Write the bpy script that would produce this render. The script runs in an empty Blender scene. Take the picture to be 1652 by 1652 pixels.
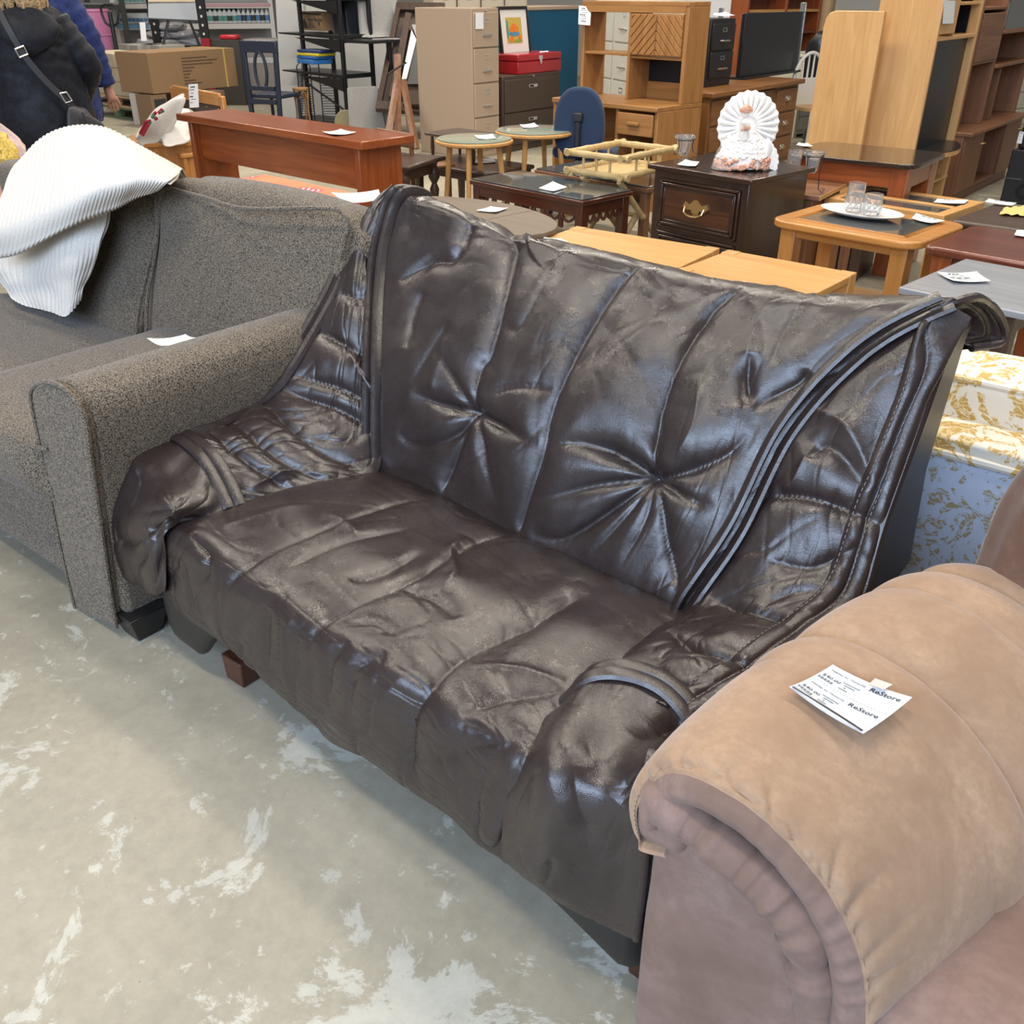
import bpy, math, random
import numpy as np
from mathutils import Matrix, Vector, Euler
sc=bpy.context.scene
COL=sc.collection
# ---------------- camera, world, lamps, exposure ----------------
cam=bpy.data.cameras.new('camera'); cam.sensor_width=36; cam.lens=36*1500/1652; cam.clip_end=200
co=bpy.data.objects.new('camera',cam); COL.objects.link(co)
co.location=(0,0,1.5); co.rotation_euler=(math.radians(90-29.4),0,math.radians(39)); sc.camera=co
sc.view_settings.view_transform='Standard'; sc.view_settings.look='None'
sc.view_settings.exposure=0.0; sc.view_settings.gamma=1; sc.view_settings.use_curve_mapping=False
w=bpy.data.worlds.new('store_air'); sc.world=w; w.use_nodes=True
w.node_tree.nodes['Background'].inputs[0].default_value=(1.0,0.97,0.93,1); w.node_tree.nodes['Background'].inputs[1].default_value=0.27
def area(name,loc,rot,sx,sy,power,col):
    l=bpy.data.lights.new(name,'AREA'); l.shape='RECTANGLE'; l.size=sx; l.size_y=sy; l.energy=power; l.color=col
    o=bpy.data.objects.new(name,l); COL.objects.link(o); o.location=loc; o.rotation_euler=rot; return o
for i,(x,y) in enumerate([(-1.6,0.0),(-1.3,3.2),(-5,1.2),(-4.2,5.2),(-2,8),(-8.5,4.5),(-7,9),(-12,7.5),(1.6,3.2)]):
    area('strip_light',(x,y,4.3),(0,0,math.radians(8)),2.4,0.35,80 if y<4 else 135,(1.0,0.91,0.775))
area('window_daylight',(0.6,-4.3,3.4),(math.radians(66),0,math.radians(8)),7.0,3.0,640,(0.57,0.735,1.0))
# ---------------- helpers ----------------
class M:
    def __init__(s): s.v=[]; s.f=[]
    def add(s,vs,fs):
        n=len(s.v); s.v+= [tuple(map(float,p)) for p in vs]; s.f+=[tuple(i+n for i in f) for f in fs]; return s
    def box(s,x0,x1,y0,y1,z0,z1,m=None):
        vs=[Vector((x,y,z)) for z in (z0,z1) for y in (y0,y1) for x in (x0,x1)]
        if m is not None: vs=[m@p for p in vs]
        return s.add(vs,[(0,2,3,1),(4,5,7,6),(0,1,5,4),(2,6,7,3),(0,4,6,2),(1,3,7,5)])
    def hexa(s,c):   # 8 corners: bottom fl fr br bl, top fl fr br bl
        return s.add(c,[(3,2,1,0),(4,5,6,7),(0,1,5,4),(1,2,6,5),(2,3,7,6),(3,0,4,7)])
    def tube(s,pts,r,n=8,cap=True,flat=1.0):
        P=[Vector(p) for p in pts]; R=r if isinstance(r,(list,tuple)) else [r]*len(P)
        vs=[]; up=Vector((0,0,1)); prev=None
        for i,p in enumerate(P):
            t=(P[min(i+1,len(P)-1)]-P[max(i-1,0)]).normalized()
            a=t.cross(up) if prev is None else prev-t*prev.dot(t)
            if a.length<1e-4: a=t.cross(Vector((1,0,0)))
            a.normalize(); prev=a; b=t.cross(a)
            for k in range(n):
                an=2*math.pi*k/n; vs.append(p+a*(R[i]*math.cos(an))+b*(R[i]*flat*math.sin(an)))
        fs=[(i*n+k,i*n+(k+1)%n,(i+1)*n+(k+1)%n,(i+1)*n+k) for i in range(len(P)-1) for k in range(n)]
        if cap: fs+=[tuple(range(n))[::-1],tuple((len(P)-1)*n+k for k in range(n))]
        return s.add(vs,fs)
    def lathe(s,prof,c=(0,0,0),n=20,sx=1,sy=1):
        vs=[(c[0]+r*sx*math.cos(2*math.pi*k/n),c[1]+r*sy*math.sin(2*math.pi*k/n),c[2]+z) for r,z in prof for k in range(n)]
        m=len(prof)
        fs=[(i*n+k,i*n+(k+1)%n,(i+1)*n+(k+1)%n,(i+1)*n+k) for i in range(m-1) for k in range(n)]
        fs+=[tuple(range(n))[::-1],tuple((m-1)*n+k for k in range(n))]
        return s.add(vs,fs)
    def prism(s,poly,a,b,axis='z'):
        def q(u,v,h): return {'z':(u,v,h),'x':(h,u,v),'y':(u,h,v)}[axis]
        n=len(poly); vs=[q(u,v,a) for u,v in poly]+[q(u,v,b) for u,v in poly]
        return s.add(vs,[tuple(range(n))[::-1],tuple(range(n,2*n))]+[(i,(i+1)%n,n+(i+1)%n,n+i) for i in range(n)])
    def grid(s,P,close=False):
        nv,nu=P.shape[:2]; 
        fs=[(j*nu+i,j*nu+i+1,(j+1)*nu+i+1,(j+1)*nu+i) for j in range(nv-1) for i in range(nu-1)]
        if close: fs+=[(j*nu+nu-1,j*nu,(j+1)*nu,(j+1)*nu+nu-1) for j in range(nv-1)]
        return s.add(P.reshape(-1,3),fs)
def obj(name,m,mat,parent=None,bevel=0,smooth=35,sub=0,kind=None,label=None,seg=2):
    me=bpy.data.meshes.new(name); vs=m.v
    me.from_pydata(vs,[],m.f); me.update()
    if smooth:
        me.shade_smooth()
        if smooth<180: me.set_sharp_from_angle(angle=math.radians(smooth))
    o=bpy.data.objects.new(name,me); COL.objects.link(o); me.materials.append(mat)
    if parent is not None: o.parent=parent
    if bevel:
        b=o.modifiers.new('bevel','BEVEL'); b.width=bevel; b.segments=seg; b.limit_method='ANGLE'; b.angle_limit=math.radians(40); b.harden_normals=False
    if sub:
        b=o.modifiers.new('sub','SUBSURF'); b.levels=sub; b.render_levels=sub
    if kind: o['kind']=kind
    if label: o['label']=label
    return o
def tag(o,label,cat,group=None):
    o['label']=label; o['category']=cat
    if group: o['group']=group
    return o
def thing(name,label,cat,loc=(0,0,0),rz=0,group=None):
    o=bpy.data.objects.new(name,None); COL.objects.link(o); o.empty_display_size=.1
    o.location=loc; o.rotation_euler=(0,0,math.radians(rz)); return tag(o,label,cat,group)
def wobj(name,m,mat,parent,**k):          # mesh given in world coordinates, parented to an unrotated empty
    L=parent.location; m.v=[(a-L[0],b-L[1],c-L[2]) for a,b,c in m.v]; return obj(name,m,mat,parent,**k)
# ---------------- materials ----------------
def newmat(name):
    m=bpy.data.materials.new(name); m.use_nodes=True; nt=m.node_tree; return m,nt,nt.nodes['Principled BSDF']
def plain(name,c,rough=.5,metal=0,spec=.5,**k):
    m,nt,b=newmat(name); b.inputs['Base Color'].default_value=(*c,1); b.inputs['Roughness'].default_value=rough
    b.inputs['Metallic'].default_value=metal; b.inputs['Specular IOR Level'].default_value=spec
    if 'trans' in k: b.inputs['Transmission Weight'].default_value=k['trans']; b.inputs['IOR'].default_value=k.get('ior',1.45)
    if 'coat' in k: b.inputs['Coat Weight'].default_value=k['coat']; b.inputs['Coat Roughness'].default_value=.1
    if 'alpha' in k: b.inputs['Alpha'].default_value=k['alpha']
    return m
def node(nt,t,**k):
    n=nt.nodes.new(t)
    for a,v in k.items():
        if a in n.inputs: n.inputs[a].default_value=v
        else: setattr(n,a,v)
    return n
def ramp(nt,stops):
    r=nt.nodes.new('ShaderNodeValToRGB'); e=r.color_ramp.elements
    while len(e)<len(stops): e.new(.5)
    for x,(p,c) in zip(e,stops): x.position=p; x.color=(*c,1) if len(c)==3 else c
    return r
def noise(nt,scale,detail=3,rough=.5,vec=None,dist=0):
    n=node(nt,'ShaderNodeTexNoise'); n.inputs['Scale'].default_value=scale; n.inputs['Detail'].default_value=detail
    n.inputs['Roughness'].default_value=rough; n.inputs['Distortion'].default_value=dist
    if vec is not None: nt.links.new(vec,n.inputs['Vector'])
    return n
def mapping(nt,scale,coord='Object',rot=(0,0,0)):
    t=node(nt,'ShaderNodeTexCoord'); mp=node(nt,'ShaderNodeMapping'); mp.inputs['Scale'].default_value=scale; mp.inputs['Rotation'].default_value=rot
    nt.links.new(t.outputs[coord],mp.inputs['Vector']); return mp.outputs['Vector']
def bump(nt,b,h,strength,dist=.002):
    n=node(nt,'ShaderNodeBump'); n.inputs['Strength'].default_value=strength; n.inputs['Distance'].default_value=dist
    nt.links.new(h,n.inputs['Height']); nt.links.new(n.outputs['Normal'],b.inputs['Normal']); return n
def wood(name,dark,light,axis='x',rough=.35,freq=1.0,mid=None,coat=.0):
    m,nt,b=newmat(name); L=1.6*freq; S=22*freq
    sc3={'x':(L,S,S),'y':(S,L,S),'z':(S,S,L)}[axis]
    v=mapping(nt,sc3); n=noise(nt,1.0,5,.6,v,1.2)
    md=mid or tuple((a+c)/2 for a,c in zip(dark,light))
    r=ramp(nt,[(.28,dark),(.5,md),(.72,light)]); nt.links.new(n.outputs['Fac'],r.inputs['Fac'])
    nt.links.new(r.outputs['Color'],b.inputs['Base Color']); b.inputs['Roughness'].default_value=rough
    if coat: b.inputs['Coat Weight'].default_value=coat; b.inputs['Coat Roughness'].default_value=.12
    bump(nt,b,n.outputs['Fac'],.12,.001); return m
def woods(name,dark,light,**k): return {a:wood(name+'_'+a,dark,light,a,**k) for a in 'xyz'}
def leather_mat():
    m,nt,b=newmat('brown_leather'); v=mapping(nt,(1,1,1))
    n=noise(nt,5,4,.6,v); r=ramp(nt,[(.3,(.022,.0145,.0135)),(.6,(.031,.021,.020)),(.8,(.044,.031,.028))]); nt.links.new(n.outputs['Fac'],r.inputs['Fac'])
    n3=noise(nt,60,5,.7,v,2); r3=ramp(nt,[(.70,(0,0,0)),(.82,(1,1,1))]); nt.links.new(n3.outputs['Fac'],r3.inputs['Fac'])
    mx=node(nt,'ShaderNodeMix',data_type='RGBA'); nt.links.new(r3.outputs['Color'],mx.inputs[0]); nt.links.new(r.outputs['Color'],mx.inputs[6]); mx.inputs[7].default_value=(.052,.039,.035,1)
    nt.links.new(mx.outputs[2],b.inputs['Base Color'])
    n2=noise(nt,18,4,.6,v); mr=node(nt,'ShaderNodeMapRange'); nt.links.new(n2.outputs['Fac'],mr.inputs[0]); mr.inputs[1].default_value=.3; mr.inputs[2].default_value=.7; mr.inputs[3].default_value=.20; mr.inputs[4].default_value=.38
    nt.links.new(mr.outputs[0],b.inputs['Roughness']); b.inputs['Specular IOR Level'].default_value=.78; b.inputs['Coat Weight'].default_value=.0
    vo=node(nt,'ShaderNodeTexVoronoi',feature='DISTANCE_TO_EDGE'); vo.inputs['Scale'].default_value=330; nt.links.new(v,vo.inputs['Vector'])
    wr=noise(nt,42,6,.68,v,1.5)
    ad=node(nt,'ShaderNodeMath',operation='MULTIPLY_ADD'); nt.links.new(wr.outputs['Fac'],ad.inputs[0]); ad.inputs[1].default_value=2.2; nt.links.new(vo.outputs['Distance'],ad.inputs[2])
    bump(nt,b,ad.outputs[0],.24,.0016); return m
def fabric(name,c1,c2,scale,rough=.95,blotch=None,bs=.4,sheen=.2,bscale=6):
    m,nt,b=newmat(name); v=mapping(nt,(1,1,1)); n=noise(nt,scale,2,.8,v)
    r=ramp(nt,[(.38,c1),(.62,c2)]); nt.links.new(n.outputs['Fac'],r.inputs['Fac']); out=r.outputs['Color']
    if blotch:
        n2=noise(nt,bscale,4,.65,v,.8); r2=ramp(nt,[(.35,(0,0,0)),(.68,(1,1,1))]); nt.links.new(n2.outputs['Fac'],r2.inputs['Fac'])
        mx=node(nt,'ShaderNodeMix',data_type='RGBA'); nt.links.new(r2.outputs['Color'],mx.inputs[0]); nt.links.new(out,mx.inputs[6]); mx.inputs[7].default_value=(*blotch,1); out=mx.outputs[2]
    nt.links.new(out,b.inputs['Base Color']); b.inputs['Roughness'].default_value=rough; b.inputs['Specular IOR Level'].default_value=.15
    b.inputs['Sheen Weight'].default_value=sheen; b.inputs['Sheen Roughness'].default_value=.4
    bump(nt,b,n.outputs['Fac'],bs,.002); return m
LEATHER=leather_mat()
PLINTH=plain('black_vinyl',(.018,.0165,.016),.42)
PLINTH2=plain('dark_vinyl_side',(.02,.018,.017),.38)
TWEED=fabric('grey_brown_tweed',(.016,.013,.010),(.27,.22,.165),300,bs=.8,sheen=.2)
SUEDE=fabric('tan_microsuede',(.36,.235,.15),(.42,.28,.18),60,blotch=(.30,.19,.12),bs=.15,sheen=.35)
SUEDE2=fabric('brown_microsuede',(.155,.088,.06),(.19,.112,.078),50,blotch=(.13,.07,.045),bs=.15,sheen=.4)
SUEDE3=fabric('mauve_brown_microsuede',(.25,.165,.135),(.29,.195,.16),50,blotch=(.19,.12,.09),bs=.15,sheen=.15,bscale=4)
KNIT=fabric('cream_knit',(.66,.61,.54),(.80,.76,.69),300,bs=.5,sheen=.2)
PAPER=plain('white_paper',(.78,.81,.84),.7)
INK=plain('black_ink',(.03,.03,.035),.7)
STITCH=plain('pale_thread',(.22,.19,.18),.7)
BLACKW=plain('black_wood',(.012,.011,.011),.35)
FOOTWOOD=wood('foot_wood',(.05,.018,.010),(.10,.035,.018),'z')
OAK=woods('honey_oak',(.50,.25,.075),(.66,.36,.125),rough=.4)
OAKM=woods('medium_oak',(.28,.125,.038),(.42,.205,.07),rough=.4)
OAKL=woods('light_oak_laminate',(.53,.285,.105),(.67,.40,.165),rough=.42)
GOLDOAK=woods('golden_oak',(.40,.16,.035),(.60,.28,.075),rough=.3,coat=.3)
CHERRY=woods('red_brown_pine',(.21,.045,.011),(.36,.095,.025),rough=.28,coat=.4)
CHERRYD=woods('dark_cherry',(.10,.024,.013),(.19,.05,.026),rough=.22,coat=.5)
WALNUT=woods('walnut',(.15,.062,.028),(.26,.12,.058),rough=.45)
MAHOG=woods('mahogany',(.045,.012,.007),(.09,.024,.012),rough=.25,coat=.4)
DARKW=woods('dark_walnut',(.045,.026,.018),(.085,.05,.036),rough=.35)
ESPR=woods('espresso',(.012,.007,.006),(.05,.019,.010),rough=.25,coat=.5)
TAUPE=woods('taupe_veneer',(.12,.085,.055),(.165,.12,.082),rough=.5)
GREYT=woods('black_ash_painted_sheen',(.26,.27,.30),(.36,.37,.40),rough=.25,coat=.5)  # dark wood; its bluish-white reflection is put into the base colour
DESKW=woods('desk_walnut',(.17,.07,.02),(.28,.125,.04),rough=.4)
BAMBOO=wood('bamboo',(.42,.29,.12),(.60,.45,.22),'z',rough=.45,freq=.6)
PINE=wood('raw_pine',(.42,.28,.14),(.58,.42,.24),'x',rough=.7)
GLASST=plain('dark_glass',(.075,.08,.078),.05,spec=1.0)
GLASSG=plain('pale_glass_top',(.30,.34,.27),.08,spec=.8)
CRYSTAL=plain('clear_glass',(.95,.96,.97),.05,trans=.92,ior=1.3)
BRASS=plain('brass',(.75,.55,.28),.28,metal=1)
CHROME=plain('chrome',(.75,.75,.76),.22,metal=1)
BLACKM=plain('black_metal',(.014,.014,.016),.4)
NAVY=plain('navy_paint',(.020,.027,.050),.4)
WHITE=plain('white_paint',(.72,.71,.68),.5)
CREAM=plain('cream_enamel',(.60,.52,.40),.45)
BEIGE=plain('beige_metal',(.40,.30,.215),.42)
BROWNM=plain('brown_metal',(.060,.038,.027),.4)
RED=plain('red_enamel',(.36,.008,.014),.28,coat=.4)
CARD=plain('brown_cardboard',(.27,.165,.085),.85)
CARDL=plain('pale_cardboard',(.50,.42,.30),.85)
GREYP=plain('grey_panel',(.36,.36,.36),.7)
GREYF=fabric('grey_felt',(.30,.29,.28),(.40,.39,.375),120,bs=.3)
BLACKSCREEN=plain('black_screen',(.008,.009,.014),.3)
BLUEP=plain('blue_panel',(.004,.085,.17),.35)
BLUEF=fabric('blue_fabric',(.022,.038,.075),(.04,.062,.115),300,bs=.3)
def cr(P,n,axis):      # Catmull-Rom resample along axis
    P=np.moveaxis(np.asarray(P,float),axis,0); k=P.shape[0]
    Q=np.concatenate([2*P[:1]-P[1:2],P,2*P[-1:]-P[-2:-1]]); t=np.linspace(0,k-1,n); i=np.minimum(t.astype(int),k-2); f=(t-i).reshape((-1,)+(1,)*(P.ndim-1))
    a,b,c,d=Q[i],Q[i+1],Q[i+2],Q[i+3]
    R=.5*((2*b)+(c-a)*f+(2*a-5*b+4*c-d)*f**2+(3*b-a-3*c+d)*f**3); return np.moveaxis(R,0,axis)
def patch(net,nu,nv): return cr(cr(net,nv,0),nu,1)
def normals(P):
    du=np.gradient(P,axis=1); dv=np.gradient(P,axis=0); n=np.cross(du,dv); l=np.linalg.norm(n,axis=-1,keepdims=True); return n/np.maximum(l,1e-9)
def vn(x,y,seed):       # smooth value noise -1..1
    rng=np.random.RandomState(seed); T=rng.rand(64,64)*2-1
    xi=np.floor(x).astype(int); yi=np.floor(y).astype(int); fx=x-xi; fy=y-yi; fx=fx*fx*fx*(fx*(fx*6-15)+10); fy=fy*fy*fy*(fy*(fy*6-15)+10)
    g=lambda a,b:T[a%64,b%64]
    return (g(xi,yi)*(1-fx)+g(xi+1,yi)*fx)*(1-fy)+(g(xi,yi+1)*(1-fx)+g(xi+1,yi+1)*fx)*fy
def uvpt(P,uv):
    nv,nu=P.shape[:2]; x=uv[0]*(nu-1); y=uv[1]*(nv-1); i=min(int(x),nu-2); j=min(int(y),nv-2); a=x-i; b=y-j
    return (P[j,i]*(1-a)+P[j,i+1]*a)*(1-b)+(P[j+1,i]*(1-a)+P[j+1,i+1]*a)*b
CRE={}
def crease(P,D,uvs,depth,width,mode='both',sharp=1.0):
    if len(uvs)>2: uvs=cr(np.array(uvs),len(uvs)*4,0)
    pts=[uvpt(P,np.clip(q,0,1)) for q in uvs]; N=len(pts)-1
    best=np.full(P.shape[:2],1e9); tt=np.zeros(P.shape[:2])
    for k in range(N):
        a,b=pts[k],pts[k+1]; ab=b-a; l=max(ab@ab,1e-9); t=np.clip(((P-a)@ab)/l,0,1)
        d=np.linalg.norm(P-(a+t[...,None]*ab),axis=-1); m=d<best; best=np.where(m,d,best); tt=np.where(m,(k+t)/N,tt)
    tp=1.0 if mode=='full' else (np.clip((1-tt)*1.6,0,1) if mode=='out' else np.clip(np.minimum(tt,1-tt)*4,0,1)**.7)
    c=abs(depth)*tp*np.exp(-(best/width)**sharp)
    if depth<0: D+=c
    else:
        k=width>.025; CRE[k]=(CRE.get(k,0*D)**3+c**3)**(1/3)
def wrinkle(D,P,amp,fu,fv,seed,w=.10,rot=0,mask=1.0):
    nv,nu=P.shape[:2]; u,v=np.meshgrid(np.linspace(0,1,nu),np.linspace(0,1,nv)); c,s=math.cos(rot),math.sin(rot)
    x=(u*c+v*s)*fu; y=(-u*s+v*c)*fv
    x2=x+.5*vn(x*.9+7,y*.9,seed+5); n=vn(x2+31,y+17,seed)+.4*vn(x2*2.1,y*2.1+9,seed+1)
    D-= amp*mask*np.exp(-np.abs(n)/w)*(.6+.4*vn(x*.5,y*.5,seed+2))
def lumps(D,P,amp,fu,fv,seed):
    nv,nu=P.shape[:2]; u,v=np.meshgrid(np.linspace(0,1,nu),np.linspace(0,1,nv)); D+= amp*(vn(u*fu,v*fv,seed)+.5*vn(u*fu*2,v*fv*2,seed+1))
def loft(a,b,n,bulge,k=2,up=None,pw=1.0):
    a=np.array(a,float); b=np.array(b,float); rows=[]
    t=np.linspace(0,1,n)
    G0=a[:,None,:]*(1-t)[None,:,None]+b[:,None,:]*t[None,:,None]
    nn=normals(G0); 
    if up is not None: nn=np.where((nn@np.array(up))[...,None]<0,-nn,nn)
    return G0+nn*(bulge*(4*t*(1-t))**pw)[None,:,None]
def smoothpath(pts,n): return [tuple(p) for p in cr(np.array(pts,float),n,0)]
def blob8(c,n=14,r=.35,bulge=.0,noise_amp=0,seed=1,pinch=0):
    """rounded cushion filling the hexahedron c (bottom fl fr br bl, top fl fr br bl)"""
    c=np.array(c,float); m=M(); lin=np.linspace(-1,1,n)
    A,B=np.meshgrid(lin,lin)
    for ax in range(3):
        for sg in (-1,1):
            q=np.zeros((n,n,3)); q[...,ax]=sg; q[...,(ax+1)%3]=A; q[...,(ax+2)%3]=B*sg
            p=np.clip(q,-(1-r),(1-r)); d=q-p; L=np.linalg.norm(d,axis=-1,keepdims=True); dd=d/np.maximum(L,1e-9)
            e=p+dd*np.minimum(L,r)*1.0
            f=(1-A**2)*(1-B**2); e[...,ax]+=sg*bulge*f**.8
            if pinch:
                ed=(np.abs(e[...,0])**4+np.abs(e[...,2])**4); e[...,1]*=np.clip(1-pinch*np.clip(ed,0,1),.12,1)
            if noise_amp: e=e+ (noise_amp*vn((e[...,0]+e[...,1]*.7)*2.2+seed*3.1,(e[...,2]-e[...,1]*.6)*2.2,seed))[...,None]*e
            x,y,z=[(e[...,k:k+1]+1)/2 for k in range(3)]
            w_=((c[0]*(1-x)+c[1]*x)*(1-y)+(c[3]*(1-x)+c[2]*x)*y)*(1-z)+((c[4]*(1-x)+c[5]*x)*(1-y)+(c[7]*(1-x)+c[6]*x)*y)*z
            m.grid(w_)
    return m
def box8(x0,x1,y0,y1,z0,z1): return [(x0,y0,z0),(x1,y0,z0),(x1,y1,z0),(x0,y1,z0),(x0,y0,z1),(x1,y0,z1),(x1,y1,z1),(x0,y1,z1)]
def weld(o,d=.0005):
    w_=o.modifiers.new('weld','WELD'); w_.merge_threshold=d; return o

# ---------------- setting ----------------
def floor_mat():
    m,nt,b=newmat('worn_concrete'); v=mapping(nt,(1,1,1))
    n1=noise(nt,1.1,6,.62,v,.4); r1=ramp(nt,[(.3,(.26,.235,.175)),(.52,(.355,.32,.245)),(.72,(.45,.405,.31))]); nt.links.new(n1.outputs['Fac'],r1.inputs['Fac'])
    n2=noise(nt,3.4,10,.72,v,.5); r2=ramp(nt,[(.575,(0,0,0)),(.60,(.85,.85,.85))]); acc=n2.outputs['Fac']
    for c,rad,amt in (((-.78,.62,0),.30,.11),((-.55,.68,0),.24,.10),((-2.1,.60,0),.55,.05)):
        dn=node(nt,'ShaderNodeVectorMath',operation='DISTANCE'); nt.links.new(v,dn.inputs[0]); dn.inputs[1].default_value=c
        mr=node(nt,'ShaderNodeMapRange'); nt.links.new(dn.outputs['Value'],mr.inputs[0]); mr.inputs[1].default_value=0; mr.inputs[2].default_value=rad; mr.inputs[3].default_value=amt; mr.inputs[4].default_value=0
        ad=node(nt,'ShaderNodeMath',operation='ADD'); nt.links.new(acc,ad.inputs[0]); nt.links.new(mr.outputs[0],ad.inputs[1]); acc=ad.outputs[0]
    nt.links.new(acc,r2.inputs['Fac'])
    n5=noise(nt,14,7,.7,v); r5=ramp(nt,[(.60,(0,0,0)),(.64,(.75,.75,.75))]); nt.links.new(n5.outputs['Fac'],r5.inputs['Fac'])
    n3=noise(nt,26,6,.75,v); r3=ramp(nt,[(.3,(.86,.86,.86)),(.7,(1.06,1.06,1.06))]); nt.links.new(n3.outputs['Fac'],r3.inputs['Fac'])
    mxa=node(nt,'ShaderNodeMath',operation='MAXIMUM'); nt.links.new(r2.outputs['Color'],mxa.inputs[0]); nt.links.new(r5.outputs['Color'],mxa.inputs[1])
    mx=node(nt,'ShaderNodeMix',data_type='RGBA'); nt.links.new(mxa.outputs[0],mx.inputs[0]); nt.links.new(r1.outputs['Color'],mx.inputs[6]); mx.inputs[7].default_value=(.54,.525,.45,1)
    mm=node(nt,'ShaderNodeMix',data_type='RGBA',blend_type='MULTIPLY'); mm.inputs[0].default_value=1; nt.links.new(mx.outputs[2],mm.inputs[6]); nt.links.new(r3.outputs['Color'],mm.inputs[7])
    n4=noise(nt,55,3,.6,v); r4=ramp(nt,[(.235,(.35,.33,.28)),(.262,(1,1,1))]); nt.links.new(n4.outputs['Fac'],r4.inputs['Fac'])
    m3=node(nt,'ShaderNodeMix',data_type='RGBA',blend_type='MULTIPLY'); m3.inputs[0].default_value=.7; nt.links.new(mm.outputs[2],m3.inputs[6]); nt.links.new(r4.outputs['Color'],m3.inputs[7])
    nt.links.new(m3.outputs[2],b.inputs['Base Color']); b.inputs['Roughness'].default_value=.5; b.inputs['Specular IOR Level'].default_value=.35
    bump(nt,b,n3.outputs['Fac'],.10,.002); return m
fl=obj('floor',M().box(-26,8,-8,24,-.1,0),floor_mat(),smooth=0); fl['kind']='structure'
wl=obj('wall_back',M().box(-26,8,16.5,16.7,0,5.5),plain('warehouse_wall',(.50,.48,.44),.8),smooth=0); wl['kind']='structure'
wl=obj('wall_left',M().box(-22.2,-22,-8,16.5,0,5.5),plain('warehouse_wall_grey',(.42,.41,.39),.8),smooth=0); wl['kind']='structure'
# ---------------- leather sofa ----------------
sofa=thing('leather_sofa','dark brown wrinkled leather two-seat sofa with tufted winged back, in the centre','sofa',(-1.2,1.35,0))
OUT=np.array((.3,-.6,.7))
def skin(name,net,nu,nv,fn,mat=LEATHER,parent=sofa,out=OUT,label=None):
    P=patch(net,nu,nv)
    if name=='seat_cushion':
        for _ in range(2): P=sum(np.pad(P,((18,18),(0,0),(0,0)),'edge')[k:k+P.shape[0]] for k in range(37))/37
    n=normals(P)
    if (n@out).mean()<0: n=-n
    D=np.zeros(P.shape[:2]); fn(P,D); su=np.linalg.norm(np.diff(P,axis=1),axis=-1).sum(1).mean()*15; sv=np.linalg.norm(np.diff(P,axis=0),axis=-1).sum(0).mean()*15; lumps(D,P,.0017,su,sv,7); D=D-CRE.pop(True,0)-CRE.pop(False,0); Q=P+n*D[...,None]
    return wobj(name,M().grid(Q),mat,parent,smooth=180,label=label),Q
def f_back(P,D):
    lumps(D,P,.004,7,7,3); wrinkle(D,P,.0035,6,3,11,.10,.5); wrinkle(D,P,.0025,12,5,19,.08,-.5)
    for s in ([(0.202,0.622),(0.118,0.832),(0.202,0.378),(0.193,0.303),(0.202,0.252)],[(0.202,0.252),(0.202,0.202),(0.202,0.143)],[(0.403,0.613),(0.403,0.496),(0.403,0.378),(0.395,0.294),(0.403,0.252),(0.403,0.202),(0.403,0.143)],[(0.605,0.613),(0.605,0.496),(0.597,0.378),(0.588,0.303),(0.597,0.252)],[(0.597,0.252),(0.706,0.21),(0.891,0.16)]):
        crease(P,D,s,.011,.008,'full'); crease(P,D,s,.018,.05,'both',1.3)
    s=[(0.807,0.613),(0.697,0.798),(0.815,0.487),(0.849,0.42)]; crease(P,D,s,.010,.014,'out')
    for s,d in (([(0.202,0.252),(0.134,0.244),(0.076,0.244)],.020),([(0.202,0.252),(0.143,0.286),(0.092,0.319)],.010),([(0.202,0.252),(0.176,0.21),(0.067,0.16)],.020),([(0.202,0.252),(0.294,0.252),(0.395,0.252)],.022),([(0.202,0.252),(0.269,0.21),(0.345,0.16)],.014),
      ([(0.597,0.252),(0.521,0.269),(0.462,0.269),(0.403,0.252)],.024),([(0.597,0.252),(0.697,0.277),(0.832,0.311),(0.891,0.345)],.022),([(0.597,0.252),(0.513,0.227),(0.412,0.185)],.020),([(0.597,0.252),(0.555,0.21),(0.487,0.151),(0.42,0.143)],.020),([(0.597,0.252),(0.58,0.202),(0.546,0.143)],.014),([(0.597,0.252),(0.714,0.252),(0.882,0.261)],.020),([(0.597,0.252),(0.63,0.202),(0.63,0.143)],.012)):
        crease(P,D,s,d*1.1,.014,'out'); crease(P,D,s,d*.8,.05,'out',1.4)
    for q in ([(0.202,0.252),(0.202,0.252)],[(0.597,0.252),(0.597,0.252)]): crease(P,D,q,.024,.05,'full',1.2)
    for s,d,w_ in (([(0.034,0.378),(0.076,0.429),(0.109,0.479),(0.084,0.807)],.020,.020),([(0.025,0.521),(0.034,0.765),(0.134,0.613)],.012,.016),([(0.034,0.454),(0,0.832),(0.126,0.546)],.010,.014),([(0.059,0.294),(0.067,0.345),(0.076,0.378)],.014,.02),([(0.21,0.277),(0.294,0.303),(0.387,0.319)],.010,.014),
      ([(0.773,0.437),(0.807,0.395),(0.849,0.37)],.018,.014),([(0.866,0.37),(0.933,0.42),(0.933,0.445)],.014,.014),([(0.21,0.361),(0.261,0.412),(0.21,0.832)],.008,.02),([(0.076,0.252),(0.109,0.311),(0.126,0.345)],.007,.012),([(0.445,0.462),(0.437,0.387),(0.395,0.328)],.006,.02),([(0.597,0.42),(0.597,0.345),(0.597,0.303)],-.006,.015),([(0.126,0.328),(0.118,0.277),(0.118,0.252)],-.006,.02),([(0.63,0.773),(0.748,0.471),(0.798,0.403)],-.006,.02),([(0.664,0.387),(0.689,0.328),(0.655,0.286)],-.007,.02),([(0.059,0.193),(0.101,0.185),(0.151,0.193)],.01,.012)):
        crease(P,D,s,d,w_)
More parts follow.
